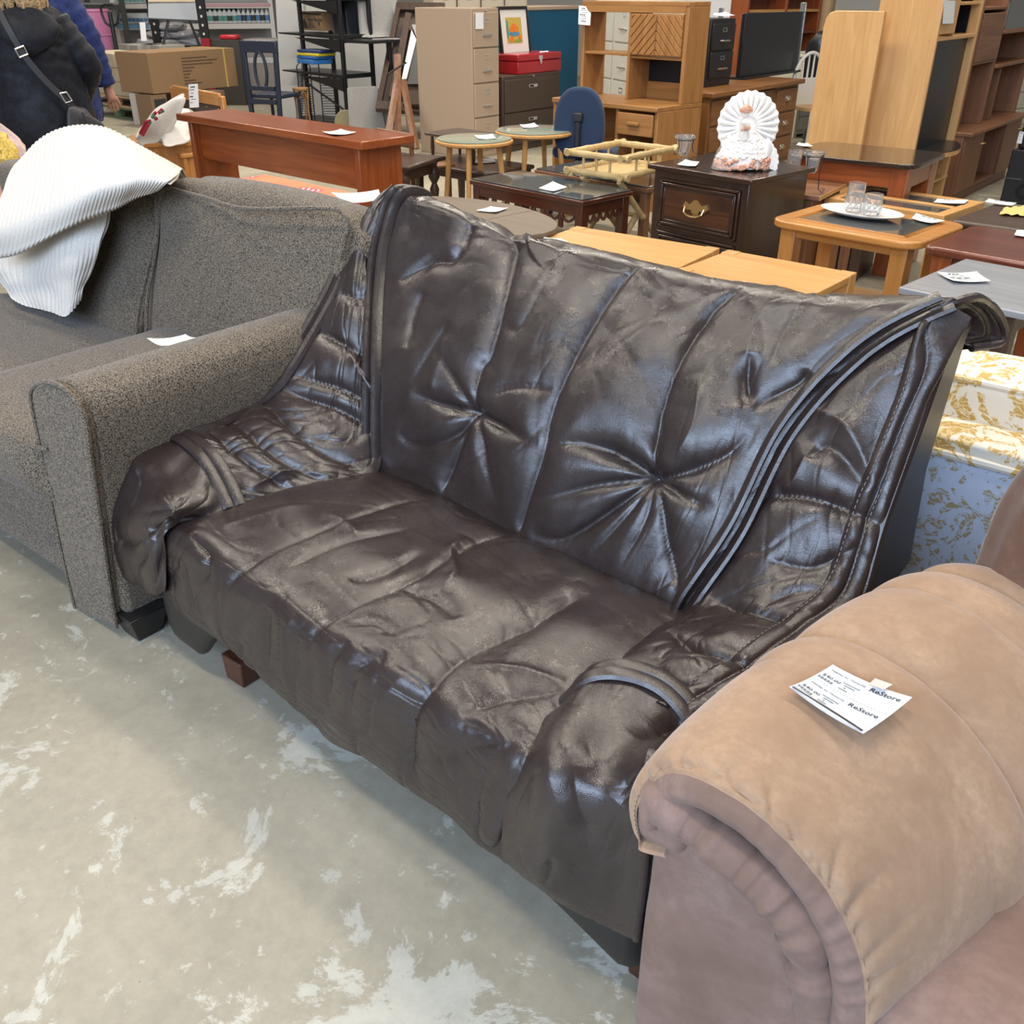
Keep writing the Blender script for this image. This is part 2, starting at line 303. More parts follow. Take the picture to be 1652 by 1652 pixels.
bk,QB=skin('back_cushion',[[(-1.656,1.528,0.31),(-1.43,1.52,0.31),(-1.159,1.492,0.31),(-0.906,1.487,0.31),(-0.795,1.485,0.31),(-0.706,1.476,0.31)],
 [(-1.656,1.484,0.388),(-1.43,1.476,0.388),(-1.159,1.448,0.388),(-0.906,1.443,0.388),(-0.795,1.441,0.388),(-0.706,1.432,0.388)],
 [(-1.711,1.55,0.632),(-1.371,1.515,0.622),(-1.134,1.497,0.608),(-0.857,1.5,0.614),(-0.739,1.505,0.587),(-0.654,1.52,0.561)],
 [(-1.816,1.681,0.829),(-1.386,1.651,0.828),(-1.142,1.627,0.804),(-0.887,1.625,0.8),(-0.741,1.632,0.794),(-0.625,1.637,0.751)],
 [(-1.843,1.764,0.975),(-1.374,1.748,0.947),(-1.12,1.732,0.917),(-0.883,1.727,0.908),(-0.711,1.728,0.91),(-0.536,1.728,0.91)],
 [(-1.819,1.8,1.028),(-1.37,1.8,0.976),(-1.093,1.8,0.962),(-0.848,1.8,0.955),(-0.655,1.8,0.969),(-0.408,1.8,1.006)],
 [(-1.819,1.9,0.998),(-1.37,1.9,0.946),(-1.093,1.9,0.932),(-0.848,1.9,0.925),(-0.655,1.9,0.939),(-0.387,1.93,0.974)],
 [(-1.819,1.97,0.878),(-1.37,1.97,0.826),(-1.093,1.97,0.812),(-0.848,1.97,0.805),(-0.655,1.97,0.819),(-0.362,2,0.894)],
 [(-1.819,1.91,0.838),(-1.37,1.91,0.786),(-1.093,1.91,0.772),(-0.848,1.91,0.765),(-0.655,1.91,0.779),(-0.402,1.93,0.882)]],300,260,f_back)
m=M()   # rolled end of the back cover
end=QB[140:,-1]; cen=np.array((-.43,1.90,.93)); ring=[end*(1-t)+cen*t+np.array((-.03*t,0,0)) for t in np.linspace(0,1,14)]
for k,rw in enumerate(ring): rw+=np.array((.008*math.sin(k*1.7),0,0))
m.grid(np.array(ring)); wobj('flap_end',m,LEATHER,sofa,smooth=180)
wobj('flap_piping',M().tube([tuple(p) for p in QB[150::4,-1]],.009,8),LEATHER,sofa)
def f_seat(P,D):
    lumps(D,P,.006,5,4,23); nv,nu=P.shape[:2]; v=np.linspace(0,1,nv)[:,None]*np.ones((1,nu))
    fr=np.clip((v-.45)*4,0,1); wrinkle(D,P,.012,9,2.0,31,.22,.10,fr); wrinkle(D,P,.007,18,3,37,.13,-.15,fr); D+=.007*fr*vn(np.linspace(0,1,nu)[None,:]*16+0*v,v*2.5,29); wrinkle(D,P,.003,10,8,41,.09,.5,1-fr*.6); wrinkle(D,P,.0022,5,18,43,.08,.2)
    for s in ([(0.681,0.218),(0.672,0.294),(0.655,0.353),(0.639,0.42),(0.639,0.504),(0.639,0.647),(0.672,0.832)],):
        crease(P,D,s,.008,.006,'full'); crease(P,D,s,.014,.035,'full',1.3); 
    for s,d,w_ in (([(0.496,0.118),(0.479,0.202),(0.487,0.277),(0.487,0.361),(0.471,0.462),(0.471,0.58),(0.513,0.815)],.009,.010),([(0.328,0.143),(0.311,0.202),(0.311,0.311),(0.311,0.429),(0.319,0.555),(0.328,0.681),(0.345,0.832)],.008,.009),([(0.429,0.403),(0.445,0.345),(0.445,0.269)],.016,.014),([(0.361,0.487),(0.353,0.345),(0.387,0.227)],.008,.012),
      ([(0.538,0.345),(0.521,0.286),(0.471,0.244),(0.462,0.193)],-.016,.022),([(0.588,0.361),(0.538,0.345),(0.487,0.361)],.014,.016),([(0.395,0.597),(0.412,0.714),(0.429,0.815)],.012,.012),([(0.429,0.555),(0.445,0.706),(0.471,0.832)],-.009,.014),([(0.513,0.529),(0.513,0.639),(0.529,0.765)],.012,.013),([(0.563,0.504),(0.546,0.613),(0.571,0.815)],.010,.012),([(0.588,0.79),(0.597,0.613),(0.605,0.471)],-.006,.02),([(0.697,0.521),(0.748,0.42),(0.807,0.361)],.012,.014),([(0.664,0.42),(0.731,0.378),(0.798,0.353)],-.010,.014),([(0.697,0.748),(0.748,0.58),(0.79,0.513)],.007,.016),([(0.664,0.807),(0.697,0.714),(0.748,0.597)],.007,.014),([(0.555,0.454),(0.513,0.454),(0.479,0.504)],.010,.012),([(0.21,0.529),(0.269,0.571),(0.286,0.748)],.010,.012),([(0.235,0.655),(0.261,0.765),(0.277,0.882)],.009,.010),([(0.218,0.437),(0.227,0.361),(0.244,0.286)],-.006,.02),([(0.277,0.294),(0.311,0.294),(0.361,0.311)],-.008,.018)):
        crease(P,D,s,d,w_)
st,QS=skin('seat_cushion',[[(-1.786,1.581,0.31),(-1.736,1.561,0.36),(-1.469,1.544,0.36),(-1.201,1.517,0.36),(-0.961,1.508,0.36),(-0.732,1.488,0.36),(-0.672,1.528,0.32)],
 [(-1.673,1.451,0.365),(-1.623,1.431,0.415),(-1.4,1.46,0.41),(-1.142,1.43,0.41),(-0.916,1.426,0.41),(-0.7,1.408,0.415),(-0.64,1.448,0.375)],
 [(-1.731,1.258,0.375),(-1.681,1.238,0.425),(-1.433,1.272,0.42),(-1.179,1.28,0.405),(-0.917,1.26,0.415),(-0.705,1.251,0.42),(-0.645,1.291,0.38)],
 [(-1.768,1.088,0.38),(-1.718,1.068,0.43),(-1.453,1.084,0.425),(-1.177,1.078,0.415),(-0.906,1.052,0.42),(-0.708,1.008,0.43),(-0.648,1.048,0.39)],
 [(-1.802,0.974,0.38),(-1.752,0.954,0.43),(-1.467,0.943,0.425),(-1.156,0.924,0.42),(-0.882,0.906,0.425),(-0.692,0.869,0.43),(-0.632,0.909,0.39)],
 [(-1.852,0.945,0.337),(-1.802,0.925,0.387),(-1.507,0.905,0.38),(-1.198,0.89,0.36),(-0.901,0.875,0.358),(-0.724,0.865,0.343),(-0.664,0.905,0.303)],
 [(-1.874,0.935,0.27),(-1.824,0.915,0.32),(-1.547,0.893,0.304),(-1.234,0.878,0.278),(-0.926,0.862,0.293),(-0.732,0.852,0.284),(-0.672,0.892,0.244)],
 [(-1.909,0.945,0.179),(-1.859,0.925,0.229),(-1.609,0.9,0.194),(-1.301,0.885,0.163),(-0.979,0.87,0.19),(-0.747,0.86,0.167),(-0.687,0.9,0.127)],
 [(-1.96,0.97,0.126),(-1.91,0.95,0.176),(-1.641,0.925,0.159),(-1.327,0.91,0.128),(-1.002,0.895,0.152),(-0.766,0.885,0.127),(-0.706,0.925,0.087)]],300,260,f_seat)
def f_wr(P,D):
    lumps(D,P,.005,3,5,51); wd=np.linalg.norm(P[:,-1]-P[:,0],axis=-1)[:,None]; mk=np.clip(wd/.24,.05,1)*np.ones((1,P.shape[1])); wrinkle(D,P,.006,2.5,9,53,.12,.25,mk); wrinkle(D,P,.0025,4,12,57,.12,-.3,mk)
    uu=(1-np.linspace(0,1,P.shape[1])[None,:])*wd; hem=np.abs(np.sin(np.pi*np.clip(uu/.034,0,2)))**.6*(uu<.068)*np.clip(wd/.12,.2,1); D*=np.where(uu<.068,.35,1); D+=.013*hem+.0025*hem*vn(0*uu,np.linspace(0,1,P.shape[0])[:,None]*34+0*uu,59)
    for s,d in (([(0.017,0.622),(0.303,0.655),(0.597,0.681),(0.992,0.714)],.016),([(0.151,0.454),(0.454,0.437),(0.689,0.437),(0.824,0.437)],.018),([(0.151,0.277),(0.504,0.244),(0.731,0.261),(0.983,0.269)],.020),([(0.118,0.134),(0.471,0.126),(0.706,0.109),(0.857,0.151)],.014),([(0.336,0.555),(0.63,0.58),(0.874,0.664)],.010),([(0.269,0.706),(0.387,0.739),(0.798,0.739)],.010),([(0.168,0.647),(0.261,0.672),(0.261,0.723)],-.008),([(0,0.748),(0.42,0.773),(0.874,0.748)],-.008),([(0.571,0.378),(0.613,0.496),(0.782,0.555)],.008)):
        crease(P,D,s,d,.012); crease(P,D,s,d*.5,.04,'both',1.4)
wr_,QWR=skin('wing_panel',[[(-0.722,1.024,0.415),(-0.681,1.036,0.444),(-0.638,1.047,0.462),(-0.593,1.058,0.469),(-0.547,1.07,0.465),(-0.5,1.086,0.45)],
 [(-0.723,1.184,0.415),(-0.676,1.178,0.448),(-0.627,1.172,0.47),(-0.576,1.165,0.481),(-0.522,1.159,0.481),(-0.466,1.155,0.47)],
 [(-0.709,1.315,0.415),(-0.661,1.301,0.45),(-0.61,1.286,0.474),(-0.557,1.27,0.487),(-0.501,1.255,0.489),(-0.442,1.241,0.48)],
 [(-0.707,1.428,0.41),(-0.655,1.41,0.445),(-0.6,1.398,0.472),(-0.542,1.392,0.489),(-0.48,1.387,0.495),(-0.415,1.38,0.49)],
 [(-0.657,1.528,0.557),(-0.603,1.504,0.56),(-0.55,1.49,0.558),(-0.496,1.486,0.551),(-0.443,1.49,0.535),(-0.391,1.5,0.509)],
 [(-0.625,1.637,0.751),(-0.579,1.606,0.739),(-0.533,1.585,0.722),(-0.488,1.574,0.699),(-0.443,1.572,0.67),(-0.399,1.58,0.635)],
 [(-0.538,1.736,0.907),(-0.51,1.706,0.897),(-0.482,1.685,0.881),(-0.455,1.673,0.859),(-0.428,1.672,0.832),(-0.402,1.68,0.799)],
 [(-0.405,1.797,0.998),(-0.414,1.782,1.012),(-0.426,1.775,1.014),(-0.434,1.777,1.006),(-0.384,1.785,0.984),(-0.406,1.78,0.985)]],130,230,f_wr)
def f_wl(P,D):
    lumps(D,P,.006,3,6,61); wrinkle(D,P,.009,2.0,8,63,.12,-.75); wrinkle(D,P,.005,4,13,67,.10,-.5)
    for s,d in (([(0.882,0.126),(0.37,0.126),(0,0.16)],.020),([(0.916,0.202),(0.319,0.202),(0.017,0.252)],.020),([(0.916,0.311),(0.378,0.311),(0.076,0.395)],.018),([(0.916,0.395),(0.487,0.454),(0.059,0.487)],.018),([(0.908,0.445),(0.429,0.496),(0.034,0.521)],.014),([(0.933,0.538),(0.336,0.571),(0.008,0.588)],.016),([(0.723,0.639),(0.235,0.664),(0.017,0.689)],.012),([(0.336,0.571),(0.126,0.546),(0.008,0.538)],-.014),([(0.101,0.067),(0.176,0.185),(0.034,0.294)],-.012),([(0.269,0.756),(0.084,0.723),(0.017,0.681)],.010)):
        crease(P,D,s,d,.012); crease(P,D,s,d*.5,.035,'both',1.4)
wl_,QWL=skin('wing_panel',[[(-1.759,1.092,0.415),(-1.803,1.09,0.463),(-1.851,1.092,0.501),(-1.905,1.095,0.526),(-1.965,1.1,0.541),(-2.03,1.104,0.543)],
 [(-1.7,1.213,0.415),(-1.75,1.208,0.461),(-1.804,1.206,0.496),(-1.863,1.205,0.519),(-1.927,1.205,0.529),(-1.995,1.205,0.528)],
 [(-1.649,1.339,0.415),(-1.712,1.339,0.464),(-1.78,1.339,0.501),(-1.851,1.34,0.525),(-1.927,1.345,0.538),(-2.006,1.355,0.54)],
 [(-1.631,1.465,0.41),(-1.688,1.445,0.466),(-1.751,1.432,0.513),(-1.819,1.426,0.551),(-1.892,1.429,0.58),(-1.971,1.44,0.602)],
 [(-1.719,1.558,0.628),(-1.763,1.541,0.664),(-1.809,1.536,0.695),(-1.857,1.542,0.719),(-1.908,1.557,0.735),(-1.962,1.58,0.741)],
 [(-1.818,1.681,0.828),(-1.844,1.661,0.849),(-1.87,1.653,0.863),(-1.898,1.656,0.871),(-1.927,1.668,0.871),(-1.957,1.69,0.862)],
 [(-1.843,1.764,0.975),(-1.863,1.745,0.987),(-1.881,1.737,0.993),(-1.897,1.739,0.991),(-1.91,1.751,0.98),(-1.921,1.77,0.96)],
 [(-1.843,1.819,1.019),(-1.855,1.805,1.037),(-1.863,1.799,1.046),(-1.867,1.8,1.045),(-1.866,1.808,1.034),(-1.861,1.82,1.012)]],130,230,f_wl)
def f_lr(P,D):
    lumps(D,P,.006,3,3,71); nv,nu=P.shape[:2]; u=np.linspace(0,1,nu)[None,:]*np.ones((nv,1)); wrinkle(D,P,.0035,3,9,73,.16,.1,np.clip((u-.6)*3,0,1)); wrinkle(D,P,.002,5,4,74,.2,.7)
    for s,d,w_ in (([(0.345,0.353),(0.42,0.496),(0.504,0.563)],-.006,.03),([(0.471,0.37),(0.521,0.496),(0.63,0.588)],.005,.02),([(0.95,0.353),(0.807,0.387),(0.748,0.479)],.012,.014),([(0.975,0.454),(0.866,0.462),(0.773,0.496)],.010,.010),([(0.79,0.218),(0.924,0.16),(1,0.092)],.012,.014),([(0.37,0.782),(0.395,0.689),(0.361,0.672)],.008,.012)): crease(P,D,s,d,w_)
lr,QLR=skin('arm_front',[[(-0.718,1.018,0.425),(-0.667,1.047,0.485),(-0.581,1.086,0.49),(-0.499,1.084,0.45)],
 [(-0.711,0.954,0.425),(-0.654,0.966,0.475),(-0.571,0.996,0.475),(-0.511,1.044,0.445)],
 [(-0.717,0.9,0.377),(-0.626,0.87,0.469),(-0.537,0.9,0.475),(-0.467,0.895,0.547)],
 [(-0.707,0.86,0.323),(-0.606,0.83,0.415),(-0.518,0.86,0.429),(-0.454,0.872,0.494)],
 [(-0.712,0.855,0.221),(-0.606,0.825,0.289),(-0.519,0.855,0.291),(-0.445,0.865,0.352)],
 [(-0.714,0.865,0.158),(-0.62,0.835,0.196),(-0.534,0.86,0.166),(-0.444,0.862,0.205)],
 [(-0.732,0.89,0.118),(-0.64,0.865,0.149),(-0.55,0.89,0.119),(-0.461,0.89,0.158)]],140,170,f_lr)
def f_ll(P,D):
    lumps(D,P,.007,3,3,81); wrinkle(D,P,.004,5,4,83,.12,.4)
    for s,d,w_ in (([(1,0.193),(0.941,0.353),(0.655,0.454),(0.622,0.496)],.022,.014),([(0.605,0.479),(0.605,0.588),(0.345,0.697)],.020,.014),([(0.966,0.496),(0.899,0.639),(0.765,0.773)],.016,.010),([(0.655,0.227),(0.613,0.328),(0.437,0.42)],.010,.016),([(0.58,0.521),(0.244,0.605),(0.109,0.613)],.012,.018),([(0.017,0.202),(0.151,0.227),(0.311,0.311)],-.006,.02)): crease(P,D,s,d,w_)
ll,QLL=skin('arm_front',[[(-2.02,1.098,0.544),(-1.928,1.109,0.53),(-1.816,1.102,0.49),(-1.728,1.078,0.425)],
 [(-2.02,1.007,0.54),(-1.91,1.017,0.515),(-1.781,1.024,0.48),(-1.736,1.034,0.425)],
 [(-2.03,0.961,0.482),(-1.898,0.95,0.471),(-1.746,0.935,0.478),(-1.759,0.959,0.42)],
 [(-2.03,0.931,0.392),(-1.915,0.91,0.382),(-1.813,0.905,0.397),(-1.771,0.92,0.41)],
 [(-2.02,0.917,0.286),(-1.916,0.9,0.29),(-1.816,0.89,0.318),(-1.772,0.905,0.345)],
 [(-1.99,0.917,0.202),(-1.917,0.91,0.211),(-1.838,0.895,0.231),(-1.793,0.905,0.255)],
 [(-2,0.934,0.197),(-1.985,0.95,0.169),(-1.905,0.935,0.186),(-1.855,0.94,0.214)]],140,170,f_ll)
def band(name,path,side,offs,r,n=60,flat=.6,lift=(0,0,0)):
    m=M(); p0=np.array(path,float)
    for o_ in offs: m.tube(smoothpath(p0+np.array(side)*o_+np.array(lift),n),r,8,flat=flat)
    return wobj(name,m,LEATHER,sofa)
# double-stitched bands along the back seams, the arm bands and the outer hem of the wings
sd=[tuple(QB[j,0]) for j in range(30,200,10)]
band('seam_band',sd,(1,0.05,0),(-.018,.012),.0155,80,flat=.5,lift=(0,-.008,.004))
sd=[tuple(QB[j,-1]) for j in range(30,165,9)]
band('seam_band',sd,(.85,.2,-.5),(-.016,.014),.0155,80,flat=.5,lift=(0,-.010,.008))
band('arm_band',[tuple(QLR[0,i]) for i in range(0,140,15)]+[tuple(QLR[0,-1])],(0,1,0),(.0,.026),.0155,60,flat=.55,lift=(0,0,.004))
band('arm_band',[tuple(QLL[0,i]) for i in range(0,140,15)]+[tuple(QLL[0,-1])],(.25,1,0),(-.004,.024),.0155,60,flat=.55,lift=(0,0,.004))
band('hem',[tuple(QWR[j,-1]) for j in range(8,229,12)],(-1,0,.0),(0.004,),.012,100,flat=1.0,lift=(0,0,-.004))
band('hem',[tuple(QWL[j,-1]) for j in range(8,229,12)],(1,0,.0),(0.0,.034),.015,100,flat=.9)
band('lobe_hem',[tuple(QLR[j,-1]) for j in range(30,169,8)],(-1,0,0),(0.0,),.007,60)
def stitches(name,paths,ln=.0065,gap=.005,r=.0009):
    m=M()
    for p in paths:
        q=np.array(smoothpath(p,400)); s=np.concatenate([[0],np.cumsum(np.linalg.norm(np.diff(q,axis=0),axis=1))]); d=0
        while d+ln<s[-1]:
            a=[np.interp(d,s,q[:,k]) for k in range(3)]; b=[np.interp(d+ln,s,q[:,k]) for k in range(3)]; m.tube([a,b],r,4); d+=ln+gap
    return wobj(name,m,STITCH,sofa,kind='stuff',label='pale stitching')
h=np.array([tuple(QWR[j,-1]) for j in range(8,229,12)])
def inner(dist):
    r=[]
    for j in range(6,212,10):
        row=QWR[j]; s=np.linalg.norm(row-row[-1],axis=-1); i=int(np.argmin(np.abs(s-dist))); r.append(row[i]+np.array((.0,-.003,.003)))
    return np.array(r)
stitches('stitching',[inner(.034),inner(.068)])
# body under the covers
m=M()
m.prism([(.96,.06),(.94,.12),(.95,.40),(1.08,.40),(1.44,.40),(1.50,.485),(1.58,.615),(1.68,.78),(1.77,.955),(1.87,.95)]+[(q[1],q[2]) for q in ((-0.396,1.851,0.908),(-0.396,1.798,0.671),(-0.396,1.851,0.428))]+[(1.60,.40),(1.60,.06)],-.45,-.397,'x')
wobj('side_frame',m,PLINTH2,sofa,bevel=.006)
m=M().prism([(1.02,.06),(.99,.12),(1.0,.40),(1.46,.42),(1.62,.63),(1.80,.965),(1.93,.92),(1.80,.665),(1.66,.50),(1.66,.06)],-1.97,-1.92,'x')
wobj('side_frame',m,PLINTH2,sofa,bevel=.006)
wobj('back_frame',M().prism([(1.60,.06),(1.62,.45),(1.80,.93),(1.90,.90),(1.76,.45),(1.74,.06)],-1.93,-.45,'x'),PLINTH2,sofa,bevel=.01)
def rbase():
    xs=np.linspace(-1.90,-.452,90); rows=[]
    for k in range(12):
        t=k/11; row=[]
        for x in xs:
            u=(x+1.865)/1.413; y=.93-.060*u; cl=max(0,(-1.66-x)/.2); cr_=max(0,(x+.86)/.41)
            zb=.165-.115*min(1,cl*2.2)**.8-.12*cr_**1.1 if cl==0 else .165-.11*min(1,cl*2.2)
            zb+=.05*max(0,(-1.84-x)/.06)**2+.012*max(0,(x+.49)/.04)**2
            e=.02*max(0,(-1.84-x)/.06)**2+.03*max(0,(x+.49)/.04)**2
            z=.34+(zb-.34)*math.sin(t*math.pi/2) if t<1 else zb
            row.append((x,y+e+.035*max(0,t-.6)**2/.16,z))
        rows.append(row)
    return M().grid(np.array(rows))
wobj('plinth',rbase().box(-1.83,-.462,1.02,1.6,.07,.36),PLINTH,sofa,smooth=50)
for (a,b) in (((-1.665,1.0),0),((-.452,.955),0),((-1.8,1.6),0),((-.5,1.6),0)):
    x,y=a; wobj('leg',M().hexa([(x-.034,y-.034,0),(x+.034,y-.034,0),(x+.034,y+.04,0),(x-.034,y+.04,0),(x-.038,y-.036,.075),(x+.038,y-.036,.075),(x+.038,y+.044,.075),(x-.038,y+.044,.075)]),FOOTWOOD,sofa,bevel=.004)

# ---------------- paper tags and print ----------------
def textmesh(s,size,bold=0):
    cu=bpy.data.curves.new('t','FONT'); cu.body=s; cu.size=size; cu.offset=bold; cu.resolution_u=2
    o=bpy.data.objects.new('t',cu); COL.objects.link(o); dg=bpy.context.evaluated_depsgraph_get(); dg.update()
    me=bpy.data.meshes.new_from_object(o.evaluated_get(dg)); v=[tuple(p.co) for p in me.vertices]; f=[tuple(p.vertices) for p in me.polygons]
    bpy.data.objects.remove(o); bpy.data.curves.remove(cu); bpy.data.meshes.remove(me); return v,f
def bil(c,u,v,curl=0):
    p=(np.array(c[0])*(1-u)+np.array(c[1])*u)*(1-v)+(np.array(c[3])*(1-u)+np.array(c[2])*u)*v
    p[2]+= curl*((2*u-1)**2*.6+.4*(2*v-1)**2)-curl*.3; return p
def paper(label,c,curl=.006,lines=5,name='price_tag',mat=PAPER,up=.0007,group=None,cat='tag'):
    """c: corners top-left, top-right, bottom-right, bottom-left of the sheet, in metres"""
    c=[np.array(q,float) for q in c]; nrm=np.cross(c[1]-c[0],c[3]-c[0]); nrm/=np.linalg.norm(nrm); L=sum(c)/4
    if nrm[2]<0 and abs(nrm[2])>.3: nrm=-nrm
    elif abs(nrm[2])<=.3 and nrm[1]>0: nrm=-nrm
    k=7; G=np.array([[bil(c,i/k,j/k,curl) for i in range(k+1)] for j in range(k+1)])
    m=M().grid(G-L).grid(G-L-nrm*.0006); o=obj(name,m,mat,None,smooth=180); o.location=L; tag(o,label,cat,group)
    if lines:
        m=M(); rr=random.Random(len(label)*7+lines)
        for a in range(lines):
            v0=.1+.8*a/lines; v1=v0+.028 if a%3 else v0+.06; u0=.1 if a%2 else .22; u1=u0+rr.uniform(.25,.62)
            n_=3
            for b in range(n_):
                ua=u0+(u1-u0)*b/n_; ub=ua+(u1-u0)/n_*.8
                m.add([bil(c,ua,v0,curl)-L+nrm*up*2,bil(c,ub,v0,curl)-L+nrm*up*2,bil(c,ub,v1,curl)-L+nrm*up*2,bil(c,ua,v1,curl)-L+nrm*up*2],[(0,1,2,3)])
        obj('print',m,INK,o,smooth=0,kind='stuff')
    return o
# ---------------- grey tweed loveseat ----------------
gs=thing('tweed_loveseat','grey brown tweed loveseat with piped arm, left of the leather sofa','sofa',(-2.9,1.3,0))
fp=[(-2.276,0.9,-0.003),(-2.266,0.9,0.16),(-2.226,0.9,0.435),(-2.206,0.9,0.577),(-2.194,0.9,0.649),(-2.158,0.9,0.686),(-2.09,0.9,0.714),(-2.017,0.9,0.721),(-1.96,0.9,0.699),(-1.941,0.9,0.651),(-1.961,0.9,0.552),(-1.992,0.9,0.393),(-2.031,0.9,0.179),(-2.052,0.9,0.036)]
ol=[(p[0],p[2]) for p in fp]
def inset(pl,d):
    cx=sum(p[0] for p in pl)/len(pl); cz=sum(p[1] for p in pl)/len(pl)
    return [(p[0]-d*(1 if p[0]>cx else -1),p[1]-d*(1 if p[1]>cz+.15 else 0)) for p in pl]
wobj('arm',M().prism(ol,.905,1.88,'y'),TWEED,gs,smooth=50,bevel=.012)
wobj('arm_front',M().prism(inset(ol,.004),.882,.91,'y'),TWEED,gs,smooth=50,bevel=.008)
wobj('piping',M().tube([(p[0],.884,p[1]) for p in smoothpath([(a,0,b) for a,b in ol],60) for p in [(p[0],p[2])]],.0055,6),TWEED,gs)
wobj('base_frame',M().box(-4.2,-2.02,.905,1.75,.07,.345),TWEED,gs,bevel=.02)
wobj('back_frame',M().box(-4.1,-1.99,1.74,1.93,.07,.90),TWEED,gs,bevel=.05,seg=4)
weld(wobj('seat_cushion',blob8(box8(-2.76,-2.17,.875,1.62,.345,.545),16,.28,.10,.02,3),TWEED,gs,smooth=180))
weld(wobj('seat_cushion',blob8(box8(-3.9,-2.78,.885,1.62,.325,.455),16,.28,.08,.02,4),TWEED,gs,smooth=180))
weld(wobj('back_cushion',blob8([(-2.90,1.56,.44),(-2.02,1.56,.46),(-2.02,1.76,.46),(-2.90,1.76,.44),(-2.80,1.675,.965),(-1.86,1.68,.96),(-1.86,1.83,.972),(-2.80,1.83,.968)],26,.22,.12,.03,5),TWEED,gs,smooth=180))
weld(wobj('back_cushion',blob8([(-3.85,1.56,.40),(-2.95,1.57,.42),(-2.95,1.76,.42),(-3.85,1.76,.40),(-3.78,1.69,.88),(-2.86,1.68,.93),(-2.86,1.83,.94),(-3.78,1.83,.88)],22,.26,.06,.04,8),TWEED,gs,smooth=180))
for pts in ([(-2.827,1.55,0.47),(-2.826,1.585,0.613),(-2.794,1.63,0.771),(-2.776,1.66,0.904),(-2.738,1.668,0.956),(-2.641,1.664,0.958),(-2.501,1.65,0.959),(-2.334,1.63,0.956),(-2.192,1.63,0.969),(-1.966,1.645,0.997),(-1.914,1.66,0.987),(-1.895,1.66,0.953),(-1.917,1.64,0.87)],
            [(-2.91,1.56,0.449),(-2.888,1.58,0.561),(-2.843,1.62,0.705),(-2.81,1.66,0.823),(-2.842,1.69,0.911),(-2.88,1.69,0.921)],
            [(-2.407,0.872,0.502),(-2.303,0.872,0.511),(-2.206,0.872,0.518),(-2.164,0.88,0.524)],[(-2.496,0.875,0.355),(-2.354,0.875,0.364),(-2.256,0.875,0.366),(-2.206,0.885,0.366)]):
    wobj('piping',M().tube(smoothpath(pts,50),.006,6),TWEED,gs)
for x,y in ((-2.035,.945),(-4.0,.95),(-2.05,1.75),(-4.0,1.75)):
    wobj('leg',M().hexa([(x-.035,y-.035,0),(x+.035,y-.035,0),(x+.035,y+.035,0),(x-.035,y+.035,0),(x-.055,y-.055,.08),(x+.055,y-.055,.08),(x+.055,y+.055,.08),(x-.055,y+.055,.08)]),BLACKW,gs,bevel=.003)
# cream knitted throw
th=thing('knit_throw','cream ribbed knit throw draped over the back of the grey tweed loveseat','throw',(-3.1,1.7,.5))
def knit(name,net,nr,seed,amp=.0042):
    P=patch(net,360,130); n=normals(P)
    if (n@np.array((.3,-.6,.7))).mean()<0: n=-n
    D=np.zeros(P.shape[:2]); u,v=np.meshgrid(np.linspace(0,1,360),np.linspace(0,1,130)); lumps(D,P,.012,3,2.5,seed)
    uu=u+.012*vn(u*5,v*4,seed+3); D+=amp*np.abs(np.sin(math.pi*uu*nr))**.7+.0012*np.sin(v*420)*np.sin(2*math.pi*uu*nr)
    Q=P+n*D[...,None]; return wobj(name,M().grid(Q).grid((Q-n*.012)[:, ::-1]),KNIT,th,smooth=180)
knit('lower_layer',[[(-3.923,1.57,0.776),(-3.544,1.57,0.844),(-3.31,1.57,0.872),(-3.096,1.57,0.898),(-2.958,1.6,0.9)],[(-3.878,1.525,0.603),(-3.557,1.515,0.655),(-3.275,1.5,0.712),(-3.072,1.5,0.753),(-2.972,1.55,0.789)],[(-3.789,1.51,0.525),(-3.528,1.49,0.569),(-3.302,1.48,0.604),(-3.12,1.48,0.636),(-3.052,1.53,0.669)],[(-3.598,1.48,0.49),(-3.462,1.47,0.487),(-3.287,1.465,0.504),(-3.169,1.465,0.512),(-3.127,1.505,0.576)]],22,5)
knit('upper_layer',[
 [(-4.363,1.92,0.747),(-4.069,1.92,0.878),(-3.788,1.92,0.951),(-3.528,1.92,0.968),(-3.299,1.92,0.942),(-3.133,1.92,0.931),(-3.027,1.92,0.907)],
 [(-4.005,1.79,0.895),(-3.772,1.8,1.001),(-3.514,1.8,1.069),(-3.276,1.8,1.079),(-3.085,1.8,1.031),(-2.939,1.8,1.005),(-2.825,1.79,0.983)],
 [(-3.627,1.56,0.858),(-3.41,1.58,0.952),(-3.175,1.59,1.023),(-2.966,1.6,1.045),(-2.821,1.62,1.031),(-2.717,1.63,1.022),(-2.627,1.645,1.009)],
 [(-3.452,1.42,0.774),(-3.211,1.43,0.856),(-2.982,1.45,0.933),(-2.781,1.46,0.987),(-2.679,1.5,1.005),(-2.62,1.53,1.017),(-2.549,1.565,1.011)],
 [(-3.548,1.415,0.671),(-3.286,1.415,0.737),(-3.058,1.435,0.819),(-2.872,1.465,0.894),(-2.757,1.5,0.925),(-2.694,1.53,0.956),(-2.629,1.57,0.984)],
 [(-3.622,1.43,0.634),(-3.343,1.43,0.704),(-3.104,1.45,0.79),(-2.909,1.48,0.87),(-2.787,1.515,0.905),(-2.72,1.545,0.941),(-2.664,1.585,0.971)]],44,9)
paper('white price tag lying on the arm of the grey tweed loveseat',[(-2.302,1.267,0.665),(-2.248,1.351,0.665),(-2.215,1.363,0.66),(-2.206,1.251,0.668)],.01,0)
